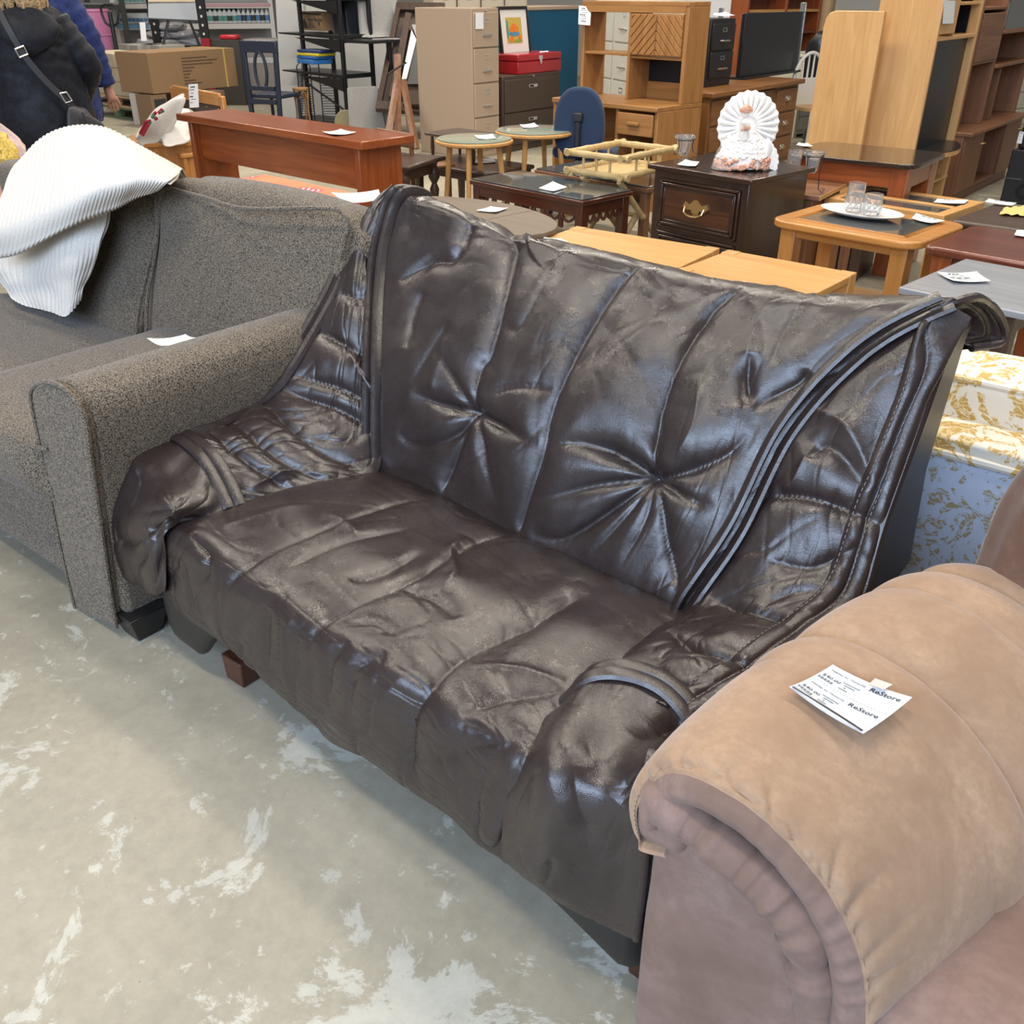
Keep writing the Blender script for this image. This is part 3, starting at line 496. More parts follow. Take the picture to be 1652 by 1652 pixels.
# ---------------- tan microsuede sofa ----------------
ts=thing('microsuede_sofa','tan microsuede sofa with fat pillow arm, cut off at the right','sofa',(.1,1.3,0))
prof=[(-.385,.50),(-.425,.485),(-.44,.505),(-.447,.55),(-.43,.61),(-.395,.658),(-.34,.678),(-.27,.668),(-.20,.632),(-.145,.58),(-.105,.515),(-.082,.43),(-.078,.34)]
def arow(s,sx=1,dz=0,dy=None,ins=0):
    r=[]
    for x,z in prof:
        cx,cz=-.26,.40; t=(x+.44)/.36
        X=cx+(x-cx)*sx+.19*max(0,s)**1.6+.085*max(0,min(1,s/.35))*t*t; Zz=(cz+(z-cz)*sx+dz) if z>cz else z
        r.append((X,.795+s*.985,Zz))
    return r
net=[arow(-.005,.93),arow(.0,.965),arow(.03,1.0),arow(.15,1.02),arow(.30,1.03),arow(.45,1.02),arow(.60,1.0),arow(.72,.96,-.005),arow(.80,.86,-.03),arow(.835,.70,-.09),arow(.845,.5,-.16)]
P=patch(net,200,260); n=normals(P)
if (n@np.array((0,-.2,1))).mean()<0: n=-n
D=np.zeros(P.shape[:2]); lumps(D,P,.006,4,4,91)
nv,nu=P.shape[:2]; u,v=np.meshgrid(np.linspace(0,1,nu),np.linspace(0,1,nv))
rg=random.Random(5)
for k in range(34):
    a=.33+.63*(k+rg.uniform(-.3,.3))/34; l=rg.uniform(.05,.11) if k%3 else rg.uniform(.12,.20)
    crease(P,D,[(a,.075),(a-.012+rg.uniform(-.01,.01),.075+l*.5),(a-.02+rg.uniform(-.02,.02),.075+l)],rg.uniform(.006,.013),.008,'out')
for k in range(14):
    a=.12+.22*k/14; crease(P,D,[(a,.075),(a,.12)],.006,.006,'out')
for vv,d in ((.615,.013),(.40,.012),(.53,.006),(.335,.004)):
    q=[(a,vv+.045*math.sin(a*3.1)) for a in np.linspace(.1,.95,9)]; crease(P,D,q,d,.010,'full'); crease(P,D,q,d*.8,.04,'full',1.3)
D=D-CRE.pop(True,0)-CRE.pop(False,0); Q=P+n*D[...,None]; wobj('arm_pillow',M().grid(Q),SUEDE,ts,smooth=180)
e0=Q[0]; e1=[]; cx,cz=-.27,.42
m=M(); rows=[]
for k in range(9):
    t=k/8; ins=.046*t; rr=[]
    for p in e0[54:197]:
        d=np.array((cx-p[0],0,cz-p[2])); d/=max(np.linalg.norm(d),1e-6); q=p+d*ins; q[1]+=-.016*math.sin(t*math.pi)+.03*max(0,t-.75); rr.append(q)
    rows.append(rr)
wobj('front_band',m.grid(np.array(rows)),SUEDE3,ts,smooth=180)
lp=smoothpath([(-0.417,0.83,0.566),(-0.382,0.8,0.58),(-0.337,0.795,0.575),(-0.283,0.795,0.559),(-0.235,0.795,0.539),(-0.193,0.795,0.506),(-0.172,0.8,0.451),(-0.157,0.81,0.385),(-0.147,0.83,0.311)],150)
rad=[(.033+.004*vn(np.array([i*.22]),np.array([.5]),97)[0]-.006*math.exp(-abs(vn(np.array([i*.11]),np.array([2.5]),98)[0])/.08))*min(1,.4+i/14,.4+(149-i)/10) for i in range(150)]
wobj('front_roll',M().tube(lp,rad,20,flat=1.0),SUEDE3,ts,smooth=180)
weld(wobj('front_panel',blob8(box8(-.425,-.135,.815,1.35,.012,.55),18,.2,.05,.01,6),SUEDE3,ts,smooth=180))
weld(wobj('side_panel',blob8([(-.415,.86,.02),(-.12,.86,.02),(.02,1.7,.02),(-.26,1.7,.02),(-.425,.86,.45),(-.12,.86,.45),(.02,1.7,.45),(-.27,1.7,.45)],14,.15,.03),SUEDE3,ts,smooth=180))
weld(wobj('seat_cushion',blob8([(-.14,.78,.16),(.9,.75,.16),(.95,1.6,.16),(0,1.6,.16),(-.135,.79,.435),(.9,.77,.43),(.95,1.6,.47),(-.02,1.6,.47)],18,.25,.06,.02,7),SUEDE3,ts,smooth=180))
weld(wobj('footrest',blob8(box8(-.145,.9,.735,.90,.03,.30),14,.35,.08,.03,9),SUEDE3,ts,smooth=180))
weld(wobj('back_frame',blob8([(-.275,1.62,.10),(.95,1.6,.1),(.95,1.9,.1),(-.275,1.9,.1),(-.185,1.72,1.0),(.95,1.72,1.0),(.95,1.92,1.0),(-.185,1.92,1.0)],18,.18,.05,.01,2),SUEDE2,ts,smooth=180))
weld(wobj('back_cushion',blob8([(-.20,1.45,.5),(.5,1.45,.5),(.5,1.7,.5),(-.21,1.68,.5),(-.115,1.55,.97),(.5,1.55,.97),(.5,1.75,.97),(-.13,1.74,.97)],20,.3,.16,.04,3),SUEDE2,ts,smooth=180))
weld(wobj('arm_gusset',blob8(box8(-.437,-.36,.798,.87,.484,.60),10,.45,.04),SUEDE3,ts,smooth=180))
# price sheet on the tan arm
tc=[(-0.292,1.058,0.688),(-0.186,1.066,0.682),(-0.21,0.956,0.684),(-0.316,0.97,0.694)]
pt=paper('white printed price sheet taped on top of the tan microsuede arm',tc,.008,0,name='price_sheet')
def printon(root,c,curl,items,L,h=.0014):
    m=M()
    for it in items:
        if it[0]=='t':
            _,s,u,v,size,bold=it; vs,fs=textmesh(s,size,bold); m.add([bil(c,u+x,v-y,curl)-L+np.array((0,0,h)) for x,y,z in vs],fs)
        else:
            _,u0,v0,u1,v1=it; m.add([bil(c,a,b,curl)-L+np.array((0,0,h)) for a,b in ((u0,v0),(u1,v0),(u1,v1),(u0,v1))],[(0,1,2,3)])
    obj('print',m,INK,root,smooth=0,kind='stuff')
it=[]
for v0 in (.0,.46):
    it+=[('t','Habitat for Humanity',.06,.14+v0,.052,.001),('t','ReStore',.56,.17+v0,.115,.002),('t','$40.00',.04,.32+v0,.085,.001)]
    it+=[('t','Furniture',.30,.27+v0,.045,0),('t','Tan sofa',.31,.335+v0,.045,0)][:0]
    for k in range(14): it.append(('r',.03+k*.014,.355+v0,.03+k*.014+(.006 if k%3 else .010),.41+v0))
    for k,(a,b) in enumerate(((.28,.5),(.32,.46),(.34,.37),(.30,.42))): it.append(('r',a,.235+v0+.05*k,b,.25+v0+.05*k))
for k in range(22): it.append(('r',.02+k*.044,.475,.02+k*.044+.026,.484))
it+=[('r',.02,.925,.86,.935),('r',.02,.95,.97,.985)]
printon(pt,tc,.008,it,np.array(pt.location))
c4=[(-0.237,1.068,0.692),(-0.214,1.07,0.692),(-0.219,1.052,0.692),(-0.239,1.05,0.692)]
m=M().grid(np.array([[bil(c4,i/3,j/3)-np.array(pt.location) for i in range(4)] for j in range(4)])); m.grid(np.array([[bil(c4,i/3,j/3)-np.array(pt.location)-np.array((0,0,.001)) for i in range(4)] for j in range(4)]))
obj('tape',m,plain('clear_tape',(.62,.55,.5),.15),pt)
# ---------------- floral brocade sofa behind ----------------
def brocade(name,ground,motif,dark):
    m,nt,b=newmat(name); v=mapping(nt,(1,1,1)); n=noise(nt,13,3,.5,v,3.0); r=ramp(nt,[(.52,(0,0,0)),(.545,(1,1,1))]); nt.links.new(n.outputs['Fac'],r.inputs['Fac'])
    wv=node(nt,'ShaderNodeTexWave',wave_type='RINGS'); wv.inputs['Scale'].default_value=24; wv.inputs['Distortion'].default_value=11; wv.inputs['Detail'].default_value=2; wv.inputs['Detail Scale'].default_value=2.5; nt.links.new(v,wv.inputs['Vector'])
    r2=ramp(nt,[(.45,motif),(.75,dark)]); nt.links.new(wv.outputs['Fac'],r2.inputs['Fac'])
    mx=node(nt,'ShaderNodeMix',data_type='RGBA'); nt.links.new(r.outputs['Color'],mx.inputs[0]); mx.inputs[6].default_value=(*ground,1); nt.links.new(r2.outputs['Color'],mx.inputs[7])
    nt.links.new(mx.outputs[2],b.inputs['Base Color']); b.inputs['Roughness'].default_value=.6; bump(nt,b,n.outputs['Fac'],.3,.003); return m
BRG=brocade('gold_brocade',(.80,.75,.64),(.55,.35,.09),(.72,.56,.30)); BRB=brocade('shade_tinted_brocade',(.60,.69,.84),(.44,.36,.20),(.55,.60,.68))  # second one: silvery cloth with cool shade tint painted into its ground colour
fs_=thing('brocade_sofa','cream sofa in gold floral brocade, cool shade painted on its lower face, behind the leather sofa, at right','sofa',(.2,2.3,0))
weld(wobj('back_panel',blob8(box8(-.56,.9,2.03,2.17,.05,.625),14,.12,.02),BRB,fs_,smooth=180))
weld(wobj('top_roll',blob8(box8(-.57,.9,2.02,2.19,.60,.655),12,.5,.02),BRG,fs_,smooth=180))
wobj('piping',M().tube([(-.57,2.018,.615),(0,2.018,.615),(.9,2.018,.615)],.010,8),BRG,fs_)
weld(wobj('cushion',blob8(box8(-.57,.9,2.16,2.40,.50,.745),14,.25,.08,.02,4),BRG,fs_,smooth=180))
wobj('piping',M().tube([(-.57,2.165,.735),(0,2.165,.735),(.9,2.165,.735)],.008,8),BRG,fs_)
wobj('seat_base',M().box(-.56,.9,2.17,2.9,.05,.42),BRG,fs_,bevel=.03)
# ---------------- orange patterned bench ----------------
def orange_mat():
    m,nt,b=newmat('orange_print'); v=mapping(nt,(1,1,1)); vo=node(nt,'ShaderNodeTexVoronoi'); vo.inputs['Scale'].default_value=5.5; nt.links.new(v,vo.inputs['Vector'])
    r=ramp(nt,[(.26,(.72,.10,.13)),(.30,(.80,.20,.10)),(.9,(.84,.24,.11))]); nt.links.new(vo.outputs['Distance'],r.inputs['Fac'])
    wv=node(nt,'ShaderNodeTexWave',bands_direction='DIAGONAL'); wv.inputs['Scale'].default_value=16; wv.inputs['Distortion'].default_value=1.5; nt.links.new(v,wv.inputs['Vector']); r3=ramp(nt,[(.62,(0,0,0)),(.7,(1,1,1))]); nt.links.new(wv.outputs['Fac'],r3.inputs['Fac'])
    r2=ramp(nt,[(.20,(1,1,1)),(.24,(0,0,0))]); nt.links.new(vo.outputs['Distance'],r2.inputs['Fac']); mu=node(nt,'ShaderNodeMath',operation='MULTIPLY'); nt.links.new(r2.outputs['Color'],mu.inputs[0]); nt.links.new(r3.outputs['Color'],mu.inputs[1])
    mx=node(nt,'ShaderNodeMix',data_type='RGBA'); nt.links.new(mu.outputs[0],mx.inputs[0]); nt.links.new(r.outputs['Color'],mx.inputs[6]); mx.inputs[7].default_value=(.80,.62,.58,1)
    nt.links.new(mx.outputs[2],b.inputs['Base Color']); b.inputs['Roughness'].default_value=.8; return m
ob=thing('upholstered_bench','orange and pink floral patterned bench behind the grey loveseat','bench',(-4.1,3.3,0),-4)
weld(obj('seat_pad',blob8(box8(-.42,.45,-.30,.04,.38,.60),14,.18,.03),orange_mat(),ob,smooth=180))
for x in (-.35,.38):
    for y in (-.24,-.02): obj('leg',M().tube([(x,y,0),(x,y,.38)],[.018,.026],8),DARKW['z'],ob)
paper('long blank white sheet lying on the orange patterned bench',[(-3.65,3.109,0.622),(-3.529,3.309,0.622),(-3.366,3.176,0.62),(-3.416,3.004,0.62)],.015,0,name='paper_sheet',cat='paper')

# ---------------- tables and cabinets behind the sofas ----------------
def at(a,b):    # frame from two floor-plan points: location, rotation, width
    d=(b[0]-a[0],b[1]-a[1]); return (a[0],a[1],0),math.degrees(math.atan2(d[1],d[0])),math.hypot(*d)
def bx(root,name,mat,*bs,bevel=.004,**k):
    m=M()
    for b in bs: m.box(*b)
    return obj(name,m,mat,root,bevel=bevel,**k)
def leg4(root,mat,w,d,h,s,ins=.03,taper=1.0,z0=0):
    for x in (ins+s/2,w-ins-s/2):
        for y in (ins+s/2,d-ins-s/2):
            a=s/2; b=a*taper; obj('leg',M().hexa([(x-b,y-b,z0),(x+b,y-b,z0),(x+b,y+b,z0),(x-b,y+b,z0),(x-a,y-a,h),(x+a,y-a,h),(x+a,y+a,h),(x-a,y+a,h)]),mat,root,bevel=.003)
def apron(root,mat,w,d,z0,z1,ins=.04,t=.02):
    for b in ((ins,w-ins,ins,ins+t,z0,z1),(ins,w-ins,d-ins-t,d-ins,z0,z1),(ins,ins+t,ins+t,d-ins-t,z0,z1),(w-ins-t,w-ins,ins+t,d-ins-t,z0,z1)): bx(root,'apron',mat,b,bevel=.002)
# red-brown console table
loc,rz,w=at((-6.144,3.913,0.75),(-4.147,3.782,0.75)); t=thing('console_table','long red brown pine console table with slab ends and deep apron','table',loc,rz)
bx(t,'tabletop',CHERRY['x'],(0,w,0,.40,.705,.75),bevel=.006)
bx(t,'apron',CHERRY['x'],(.12,w-.12,.09,.115,.46,.705)); bx(t,'apron',CHERRY['x'],(.12,w-.12,.29,.315,.46,.705))
for x in (.085,w-.115): bx(t,'end_slab',CHERRY['z'],(x,x+.035,.04,.36,0,.705)); bx(t,'corner_post',CHERRY['z'],(x-.004,x+.04,.035,.06,0,.70))
paper('white price tag on the top of the long red brown console table',[(-4.581,3.874,0.755),(-4.572,4.012,0.756),(-4.404,3.982,0.755),(-4.423,3.831,0.755)],.012,0)
# oak chair with brown back and oak settle with cushions behind the console
loc,rz,w=at((-7.025,4.085,0.46),(-6.792,4.444,0.46)); t=thing('oak_box_table','low golden oak box table holding the holiday cushion','table',loc,rz)
bx(t,'tabletop',GOLDOAK['x'],(-.05,w+.25,-.02,.55,.43,.46)); bx(t,'panel',GOLDOAK['z'],(0,w+.2,.01,.035,.05,.43)); bx(t,'panel',GOLDOAK['z'],(0,.03,.035,.5,.05,.43)); bx(t,'corner_post',GOLDOAK['z'],(-.01,.04,-.005,.045,0,.43))
loc,rz,w=at((-7.755,4.919,0.78),(-6.738,4.716,0.78)); t=thing('oak_chair','golden oak dining chair with brown nailed back pad and paper tag','chair',loc,rz); t.scale=(1,1,.9)
for x in (0,w-.05): bx(t,'post',GOLDOAK['z'],(x,x+.05,0,.04,0,.85),bevel=.012)
bx(t,'crest_rail',GOLDOAK['x'],(.05,w-.05,0,.03,.76,.87),bevel=.012); bx(t,'back_pad',plain('brown_leatherette',(.035,.018,.014),.45),(.05,w-.05,.005,.035,.44,.76)); bx(t,'seat',GOLDOAK['x'],(0,w,-.40,.02,.38,.42),bevel=.01)
for k in range(5): obj('nail',M().lathe([(.0,-.004),(.007,-.002),(.007,.002),(0,.006)],(.08+k*(w-.16)/4,-.001,.74),8),BRASS,t)
for x in (.03,w-.03): obj('leg',M().tube([(x,-.36,0),(x,-.36,.40)],.022,8),GOLDOAK['z'],t)
paper('white price tag hanging on the back of the golden oak chair',[(-7.098,4.68,0.834),(-7.029,4.72,0.84),(-7.031,4.7,0.669),(-7.101,4.66,0.663)],0,6)
def pillow(name,label,c,mat,n=18,pin=.75,cat='cushion'):
    L=np.mean(np.array(c),axis=0); m=blob8([tuple(np.array(p)-L) for p in c],n,.5,.25,.04,5,pin); o=obj(name,m,mat,None,smooth=180); o.location=L; weld(o); return tag(o,label,cat)
WP=fabric('white_plush',(.62,.60,.57),(.74,.72,.70),200,bs=.3)
def slab(a,b,c,d,th):      # a,b,c,d outline (bl br tr tl); thick along -normal
    A=[np.array(q,float) for q in (a,b,c,d)]; nn=np.cross(A[1]-A[0],A[3]-A[0]); nn/=np.linalg.norm(nn); o=nn*th/2
    return [A[0]+o,A[1]+o,A[1]-o,A[0]-o,A[3]+o,A[2]+o,A[2]-o,A[3]-o]
hp=pillow('holiday_cushion','white cushion with red and green stitched lettering, leaning on the oak box table',slab((-7.02,4.079,0.47),(-6.913,4.251,0.47),(-6.721,4.42,0.81),(-7.076,4.3,0.645),.17),WP)
RB=plain('red_stitch',(.35,.02,.04),.8); GB=plain('green_stitch',(.05,.20,.12),.8)
def letters(root,mat,q):
    m=M(); L=np.array(root.location)
    for a,b in q: m.tube([np.array(a)-L,np.array(b)-L],.012,5)
    obj('stitched_letters',m,mat,root,kind='stuff')
letters(hp,RB,[((-6.854,4.04,0.549),(-6.805,4.08,0.635)),((-6.824,4.04,0.539),(-6.778,4.08,0.62)),((-6.805,4.08,0.635),(-6.778,4.1,0.64)),((-6.774,4.12,0.672),(-6.748,4.14,0.698)),((-6.726,4.14,0.691),(-6.707,4.17,0.72)),((-6.758,4.12,0.648),(-6.745,4.14,0.66))]); letters(hp,GB,[((-6.801,4.08,0.601),(-6.78,4.1,0.635)),((-6.762,4.1,0.662),(-6.748,4.12,0.679)),((-6.715,4.15,0.699),(-6.71,4.18,0.71))])
pillow('white_cushion','plain white cushion lying behind the holiday cushion on the oak box table',slab((-6.851,4.173,0.47),(-6.785,4.441,0.47),(-7.223,4.8,0.592),(-7.356,4.7,0.615),.15),WP)
# items at the far left behind the loveseat
pillow('pink_cushion','pale pink piped cushion at the left edge behind the knit throw',slab((-5.731,2.3,0.704),(-5.159,2.3,0.721),(-5.082,2.35,0.812),(-5.5,2.35,0.905),.14),fabric('pink_velvet',(.50,.36,.32),(.56,.42,.38),80))
yc=thing('crochet_cushion','round yellow crocheted cushion at the left edge beside the knit throw','cushion',(-4.674,2.05,0.799))
m=M()
for r,z in ((.115,0),(.10,.03),(.075,.05),(.045,.06),(.016,.064)):
    m.tube([(r*math.cos(a*math.pi/12),-z-.012*math.sin(a*2.1),r*math.sin(a*math.pi/12)) for a in range(25)],.022,6,cap=False)
obj('crochet_rings',m,fabric('yellow_yarn',(.45,.28,.04),(.75,.55,.16),120,bs=.8),yc,kind='stuff'); obj('pad',M().lathe([(0,-.05),(.1,-.03),(.12,0),(.1,.03),(0,.05)],n=20),plain('yellow_cloth',(.55,.38,.10),.9),yc).rotation_euler=(math.pi/2,0,0)
pillow('striped_cushion','pink and orange cushion under the yellow crocheted one at the left edge',slab((-5.256,1.98,0.42),(-4.589,1.98,0.604),(-4.611,2.05,0.761),(-5.168,2.05,0.698),.12),fabric('pink_orange_weave',(.62,.30,.22),(.70,.46,.42),14,bs=.1))
# round glass-topped tables
def round_table(label,c,r,h,spread,ph):
    t=thing('round_table',label,'table',(c[0],c[1],0),0)
    obj('tabletop',M().lathe([(r-.02,h-.035),(r,h-.025),(r,h-.012),(r-.01,h-.006)],n=48),OAK['x'],t,smooth=40)
    obj('glass_top',M().lathe([(r-.02,h-.0055),(r-.012,h-.004),(r-.012,h+.002),(r-.02,h+.003)],n=48),GLASSG,t,smooth=40)
    for k in range(3 if spread<0 else 4):
        a=ph+k*math.pi/2; obj('leg',M().tube([(abs(spread)*math.cos(a)*1.35,abs(spread)*math.sin(a)*1.35,0),(abs(spread)*math.cos(a),abs(spread)*math.sin(a),h-.03)],[.013,.021],10),OAK['z'],t)
    return t
round_table('nearer round oak side table with pale glass top, beside the beige filing cabinet',(-4.454,5.092,0.61),.265,.61,.17,.5)
round_table('farther round oak side table with bluish glass top, beside the blue office chair',(-4.456,5.768,0.6),.29,.60,.19,.3)
paper('white price tag on the nearer round glass-topped table',[(-4.504,5.149,0.616),(-4.445,5.277,0.616),(-4.291,5.127,0.616),(-4.363,5.031,0.616)],.008,0)
paper('white price tag on the farther round glass-topped table',[(-4.666,5.851,0.606),(-4.647,6.007,0.606),(-4.486,5.859,0.606),(-4.531,5.733,0.606)],.008,0)
# two-tier end table
loc,rz,w=at((-5.245,5.262,0.37),(-4.563,4.994,0.37)); t=thing('tiered_end_table','dark walnut two-tier end table under the nearer round table','table',loc,rz+16)
bx(t,'lower_top',DARKW['x'],(0,.80,0,.52,.34,.37),bevel=.012); bx(t,'upper_top',DARKW['x'],(-.02,.55,.16,.52,.53,.555),bevel=.012)
for x,y in ((.03,.2),(.48,.2),(.03,.48),(.48,.48)): obj('spindle',M().tube([(x,y,.37),(x,y,.45),(x,y,.53)],[.010,.016,.010],8),DARKW['z'],t)
leg4(t,DARKW['z'],.80,.52,.35,.05,.02,.7); bx(t,'apron',DARKW['x'],(.06,.74,.03,.05,.29,.34)); bx(t,'apron',DARKW['x'],(.06,.74,.47,.49,.29,.34))
paper('white price tag on the lower tier of the dark two-tier end table',[(-4.873,5.587,0.376),(-4.809,5.715,0.376),(-4.665,5.572,0.376),(-4.753,5.428,0.376)],.006,0)
# dark lamp table and a chair back left of it
loc,rz,w=at((-4.929,4.493,0.48),(-4.597,4.569,0.48)); t=thing('turned_leg_table','dark walnut table with turned legs beside the end of the console','table',loc,rz)
bx(t,'tabletop',DARKW['x'],(-.1,w+.02,0,.5,.45,.48),bevel=.012); bx(t,'apron',DARKW['x'],(-.06,w-.03,.03,.05,.37,.45)); bx(t,'apron',DARKW['x'],(w-.06,w-.04,.05,.46,.37,.45))
for x in (-.04,w-.05):
    for y in (.05,.44): obj('leg',M().lathe([(.022,0),(.028,.03),(.018,.06),(.026,.2),(.034,.26),(.018,.30),(.04,.34),(.042,.38),(.022,.42),(.032,.45)],(x,y,0),14),DARKW['z'],t)
loc,rz,w=at((-5.224,4.981,0.62),(-4.882,4.923,0.62)); t=thing('low_back_chair','small brown wooden chair with a plain curved back rail behind the console','chair',loc,rz)
bx(t,'back_rail',WALNUT['x'],(-.1,w,0,.025,.52,.62),bevel=.01); bx(t,'seat',WALNUT['x'],(-.1,w,-.05,.38,.36,.39),bevel=.012)
for x in (-.08,w-.03):
    obj('leg',M().tube([(x,.015,0),(x,.015,.58)],.017,8),WALNUT['z'],t); obj('leg',M().tube([(x,.34,0),(x,.34,.37)],.017,8),WALNUT['z'],t)
paper('white price tag on the dark turned-leg table beside the console',[(-4.948,4.696,0.486),(-4.957,4.758,0.486),(-4.851,4.672,0.486),(-4.85,4.606,0.486)],.004,0)
# carved mahogany coffee table
loc,rz,w=at((-4.05,4.575,0.46),(-3.102,4.462,0.46)); d=.45; t=thing('carved_table','carved mahogany coffee table with glass top and swag apron','table',loc,rz)
bx(t,'top_frame',MAHOG['x'],(0,w,0,d,.425,.452),bevel=.006); bx(t,'glass_top',GLASST,(.012,w-.012,.012,d-.012,.4525,.462),bevel=.002); apron(t,MAHOG['x'],w,d,.36,.425,.02)
leg4(t,MAHOG['z'],w,d,.43,.055,.015,1.0)
def swag(x0,x1,y,z,along):
    q=[]
    for k in range(9): a=k/8; q.append((x0+(x1-x0)*a,y,z-.035*math.sin(a*math.pi)) if along=='x' else (y,x0+(x1-x0)*a,z-.035*math.sin(a*math.pi)))
    return q
for k in range(7):
    a=.08+(w-.16)*k/7; b=.08+(w-.16)*(k+1)/7; obj('swag',M().tube(swag(a,b,.032,.352,'x'),.009,6),MAHOG['x'],t)
    if k: obj('drop',M().box(a-.018,a+.018,.022,.042,.30 if k%2 else .275,.36),MAHOG['x'],t,bevel=.008)
for k in range(5):
    a=.08+(d-.16)*k/5; b=.08+(d-.16)*(k+1)/5; obj('swag',M().tube(swag(a,b,w-.032,.352,'y'),.009,6),MAHOG['x'],t)
for a,b in (((.04,.04),(w-.04,d-.04)),((.04,d-.04),(w-.04,.04))): obj('stretcher',M().tube([(a[0],a[1],.11),(a[0]*.7+b[0]*.3,a[1]*.7+b[1]*.3,.13),((a[0]+b[0])/2,(a[1]+b[1])/2,.10),(a[0]*.3+b[0]*.7,a[1]*.3+b[1]*.7,.13),(b[0],b[1],.11)],.016,8),MAHOG['x'],t)
paper('white price tag standing crumpled on the carved mahogany table',[(-3.44,4.634,0.5),(-3.375,4.689,0.468),(-3.363,4.538,0.466),(-3.486,4.556,0.467)],.004,0)
paper('small white sticker on the corner leg of the carved mahogany table',[(-3.231,4.62,0.365),(-3.213,4.62,0.367),(-3.211,4.62,0.318),(-3.229,4.62,0.315)],0,0)
# wide glass-topped table behind it
loc,rz,w=at((-4.072,5.27,0.43),(-3.303,5.181,0.43)); t=thing('glass_coffee_table','brown coffee table with glass top behind the carved mahogany table','table',loc,rz)
bx(t,'top_frame',WALNUT['x'],(0,w+.2,.0,.5,.395,.423),bevel=.005); bx(t,'glass_top',GLASST,(.01,w+.19,.01,.49,.424,.433),bevel=.002); leg4(t,WALNUT['z'],w+.2,.5,.40,.05)
# oval drop-leaf table
o=(-3.24,3.62); t=thing('oval_table','taupe brown oval drop-leaf table just behind the leather sofa','table',(o[0],o[1],0),-8)
def ell(x0,x1,rx,ry,n=24):
    q=[]
    for k in range(n+1):
        x=x0+(x1-x0)*k/n; q.append((x,ry*math.sqrt(max(0,1-(x/rx)**2))))
    return q+[(x,-y) for x,y in reversed(q)]
def dd(q):
    r=[]
    for p in q:
        if not r or (abs(p[0]-r[-1][0])+abs(p[1]-r[-1][1]))>1e-4: r.append(p)
    return r[:-1] if abs(r[0][0]-r[-1][0])+abs(r[0][1]-r[-1][1])<1e-4 else r
rx,ry=.57,.34
obj('tabletop',M().prism(dd(ell(-.57,.165,rx,ry)),.475,.50),TAUPE['x'],t,bevel=.004); obj('leaf',M().prism(dd(ell(.170,.57,rx,ry)),.475,.50),TAUPE['x'],t,bevel=.004)
for x in (-.3,.3):
    for y in (-.16,.16): obj('leg',M().tube([(x,y,0),(x,y,.2),(x,y,.475)],[.016,.026,.02],10),TAUPE['z'],t)
paper('white price tag on the taupe oval drop-leaf table',[(-3.233,3.818,0.506),(-3.143,3.85,0.506),(-3.124,3.728,0.506),(-3.232,3.699,0.506)],.006,0)
# bamboo tray table
loc,rz,w=at((-3.534,4.939,0.62),(-3.136,4.924,0.62)); d=math.hypot(*(np.array((-3.041,5.533,0.62))-np.array((-3.136,4.924,0.62)))[:2]); t=thing('bamboo_tray_table','pale bamboo tray table with railed top on crossed bamboo legs','table',loc,rz)
d*=.85
for z in (.515,.62):
    for q in (((-.04,0,z),(w+.04,0,z)),((-.04,d,z),(w+.04,d,z)),((0,-.04,z+.004),(0,d+.04,z+.004)),((w,-.04,z+.004),(w,d+.04,z+.004))):
        a,b=Vector(q[0]),Vector(q[1]); P_=[a.lerp(b,k/12) for k in range(13)]; obj('rail',M().tube(P_,[.019 if k%4 else .022 for k in range(13)],10),BAMBOO,t)
for k in range(3):
    for q in ((w*(k+1)/4,0),(w*(k+1)/4,d),(0,d*(k+1)/4),(w,d*(k+1)/4)): obj('spindle',M().tube([(q[0],q[1],.515),(q[0],q[1],.62)],.008,8),BAMBOO,t)
for k in range(7): obj('slat',M().tube([(w*(k+.5)/7,0,.508),(w*(k+.5)/7,d,.508)],.9*w/14,8,flat=.25),BAMBOO,t)
for x in (.06,w-.06):
    obj('leg',M().tube([(x,-.02,.0),(x,d+.0,.49)],.019,10),BAMBOO,t); obj('leg',M().tube([(x+.035,d+.02,.0),(x+.035,.0,.49)],.019,10),BAMBOO,t)
obj('stretcher',M().tube([(.02,d/2,.25),(w,d/2,.25)],.015,10),BAMBOO,t)
for q in ((0,0),(w,d),(0,d)): obj('binding',M().lathe([(.028,.485),(.030,.50),(.028,.515)],(q[0],q[1],0),10),BAMBOO,t)
# dark nightstand
loc,rz,w=at((-2.812,4.657,0.66),(-2.135,4.548,0.66)); d=.58; t=thing('nightstand','dark espresso wood nightstand with moulded drawers and brass bail pull','nightstand',loc,rz)
bx(t,'top',ESPR['x'],(0,w,0,d,.635,.66),bevel=.005); bx(t,'carcass',ESPR['z'],(.03,w-.03,.03,d-.02,.05,.635),bevel=.003); bx(t,'base',ESPR['x'],(.02,w-.02,.02,d-.01,0,.06),bevel=.004)
def mould(root,x0,x1,z0,z1,y):
    r=None
    for k,(e,yy) in enumerate(((0,-.012),(.018,-.022),(.034,-.016))):
        f=.016; m=M().box(x0+e,x1-e,y+yy,y,z0+e,z0+e+f).box(x0+e,x1-e,y+yy,y,z1-e-f,z1-e).box(x0+e,x0+e+f,y+yy,y,z0+e,z1-e).box(x1-e-f,x1-e,y+yy,y,z0+e,z1-e)
        o_=obj('moulding' if r else 'drawer',m if r else M().box(x0+.03,x1-.03,y-.012,y,z0+.03,z1-.03),ESPRM if r is None else ESPR['x'],r or root,bevel=.004); 
        if r is None: r=o_; obj('moulding',m,ESPR['x'],r,bevel=.004)
    return r
ESPRM=wood('espresso_streaked','' or (.014,.006,.005),(.13,.042,.014),'x',rough=.25,freq=.55,coat=.4)
d1=mould(t,.075,w-.075,.335,.595,.03); d2=mould(t,.075,w-.075,.06,.315,.03)
cx=w/2
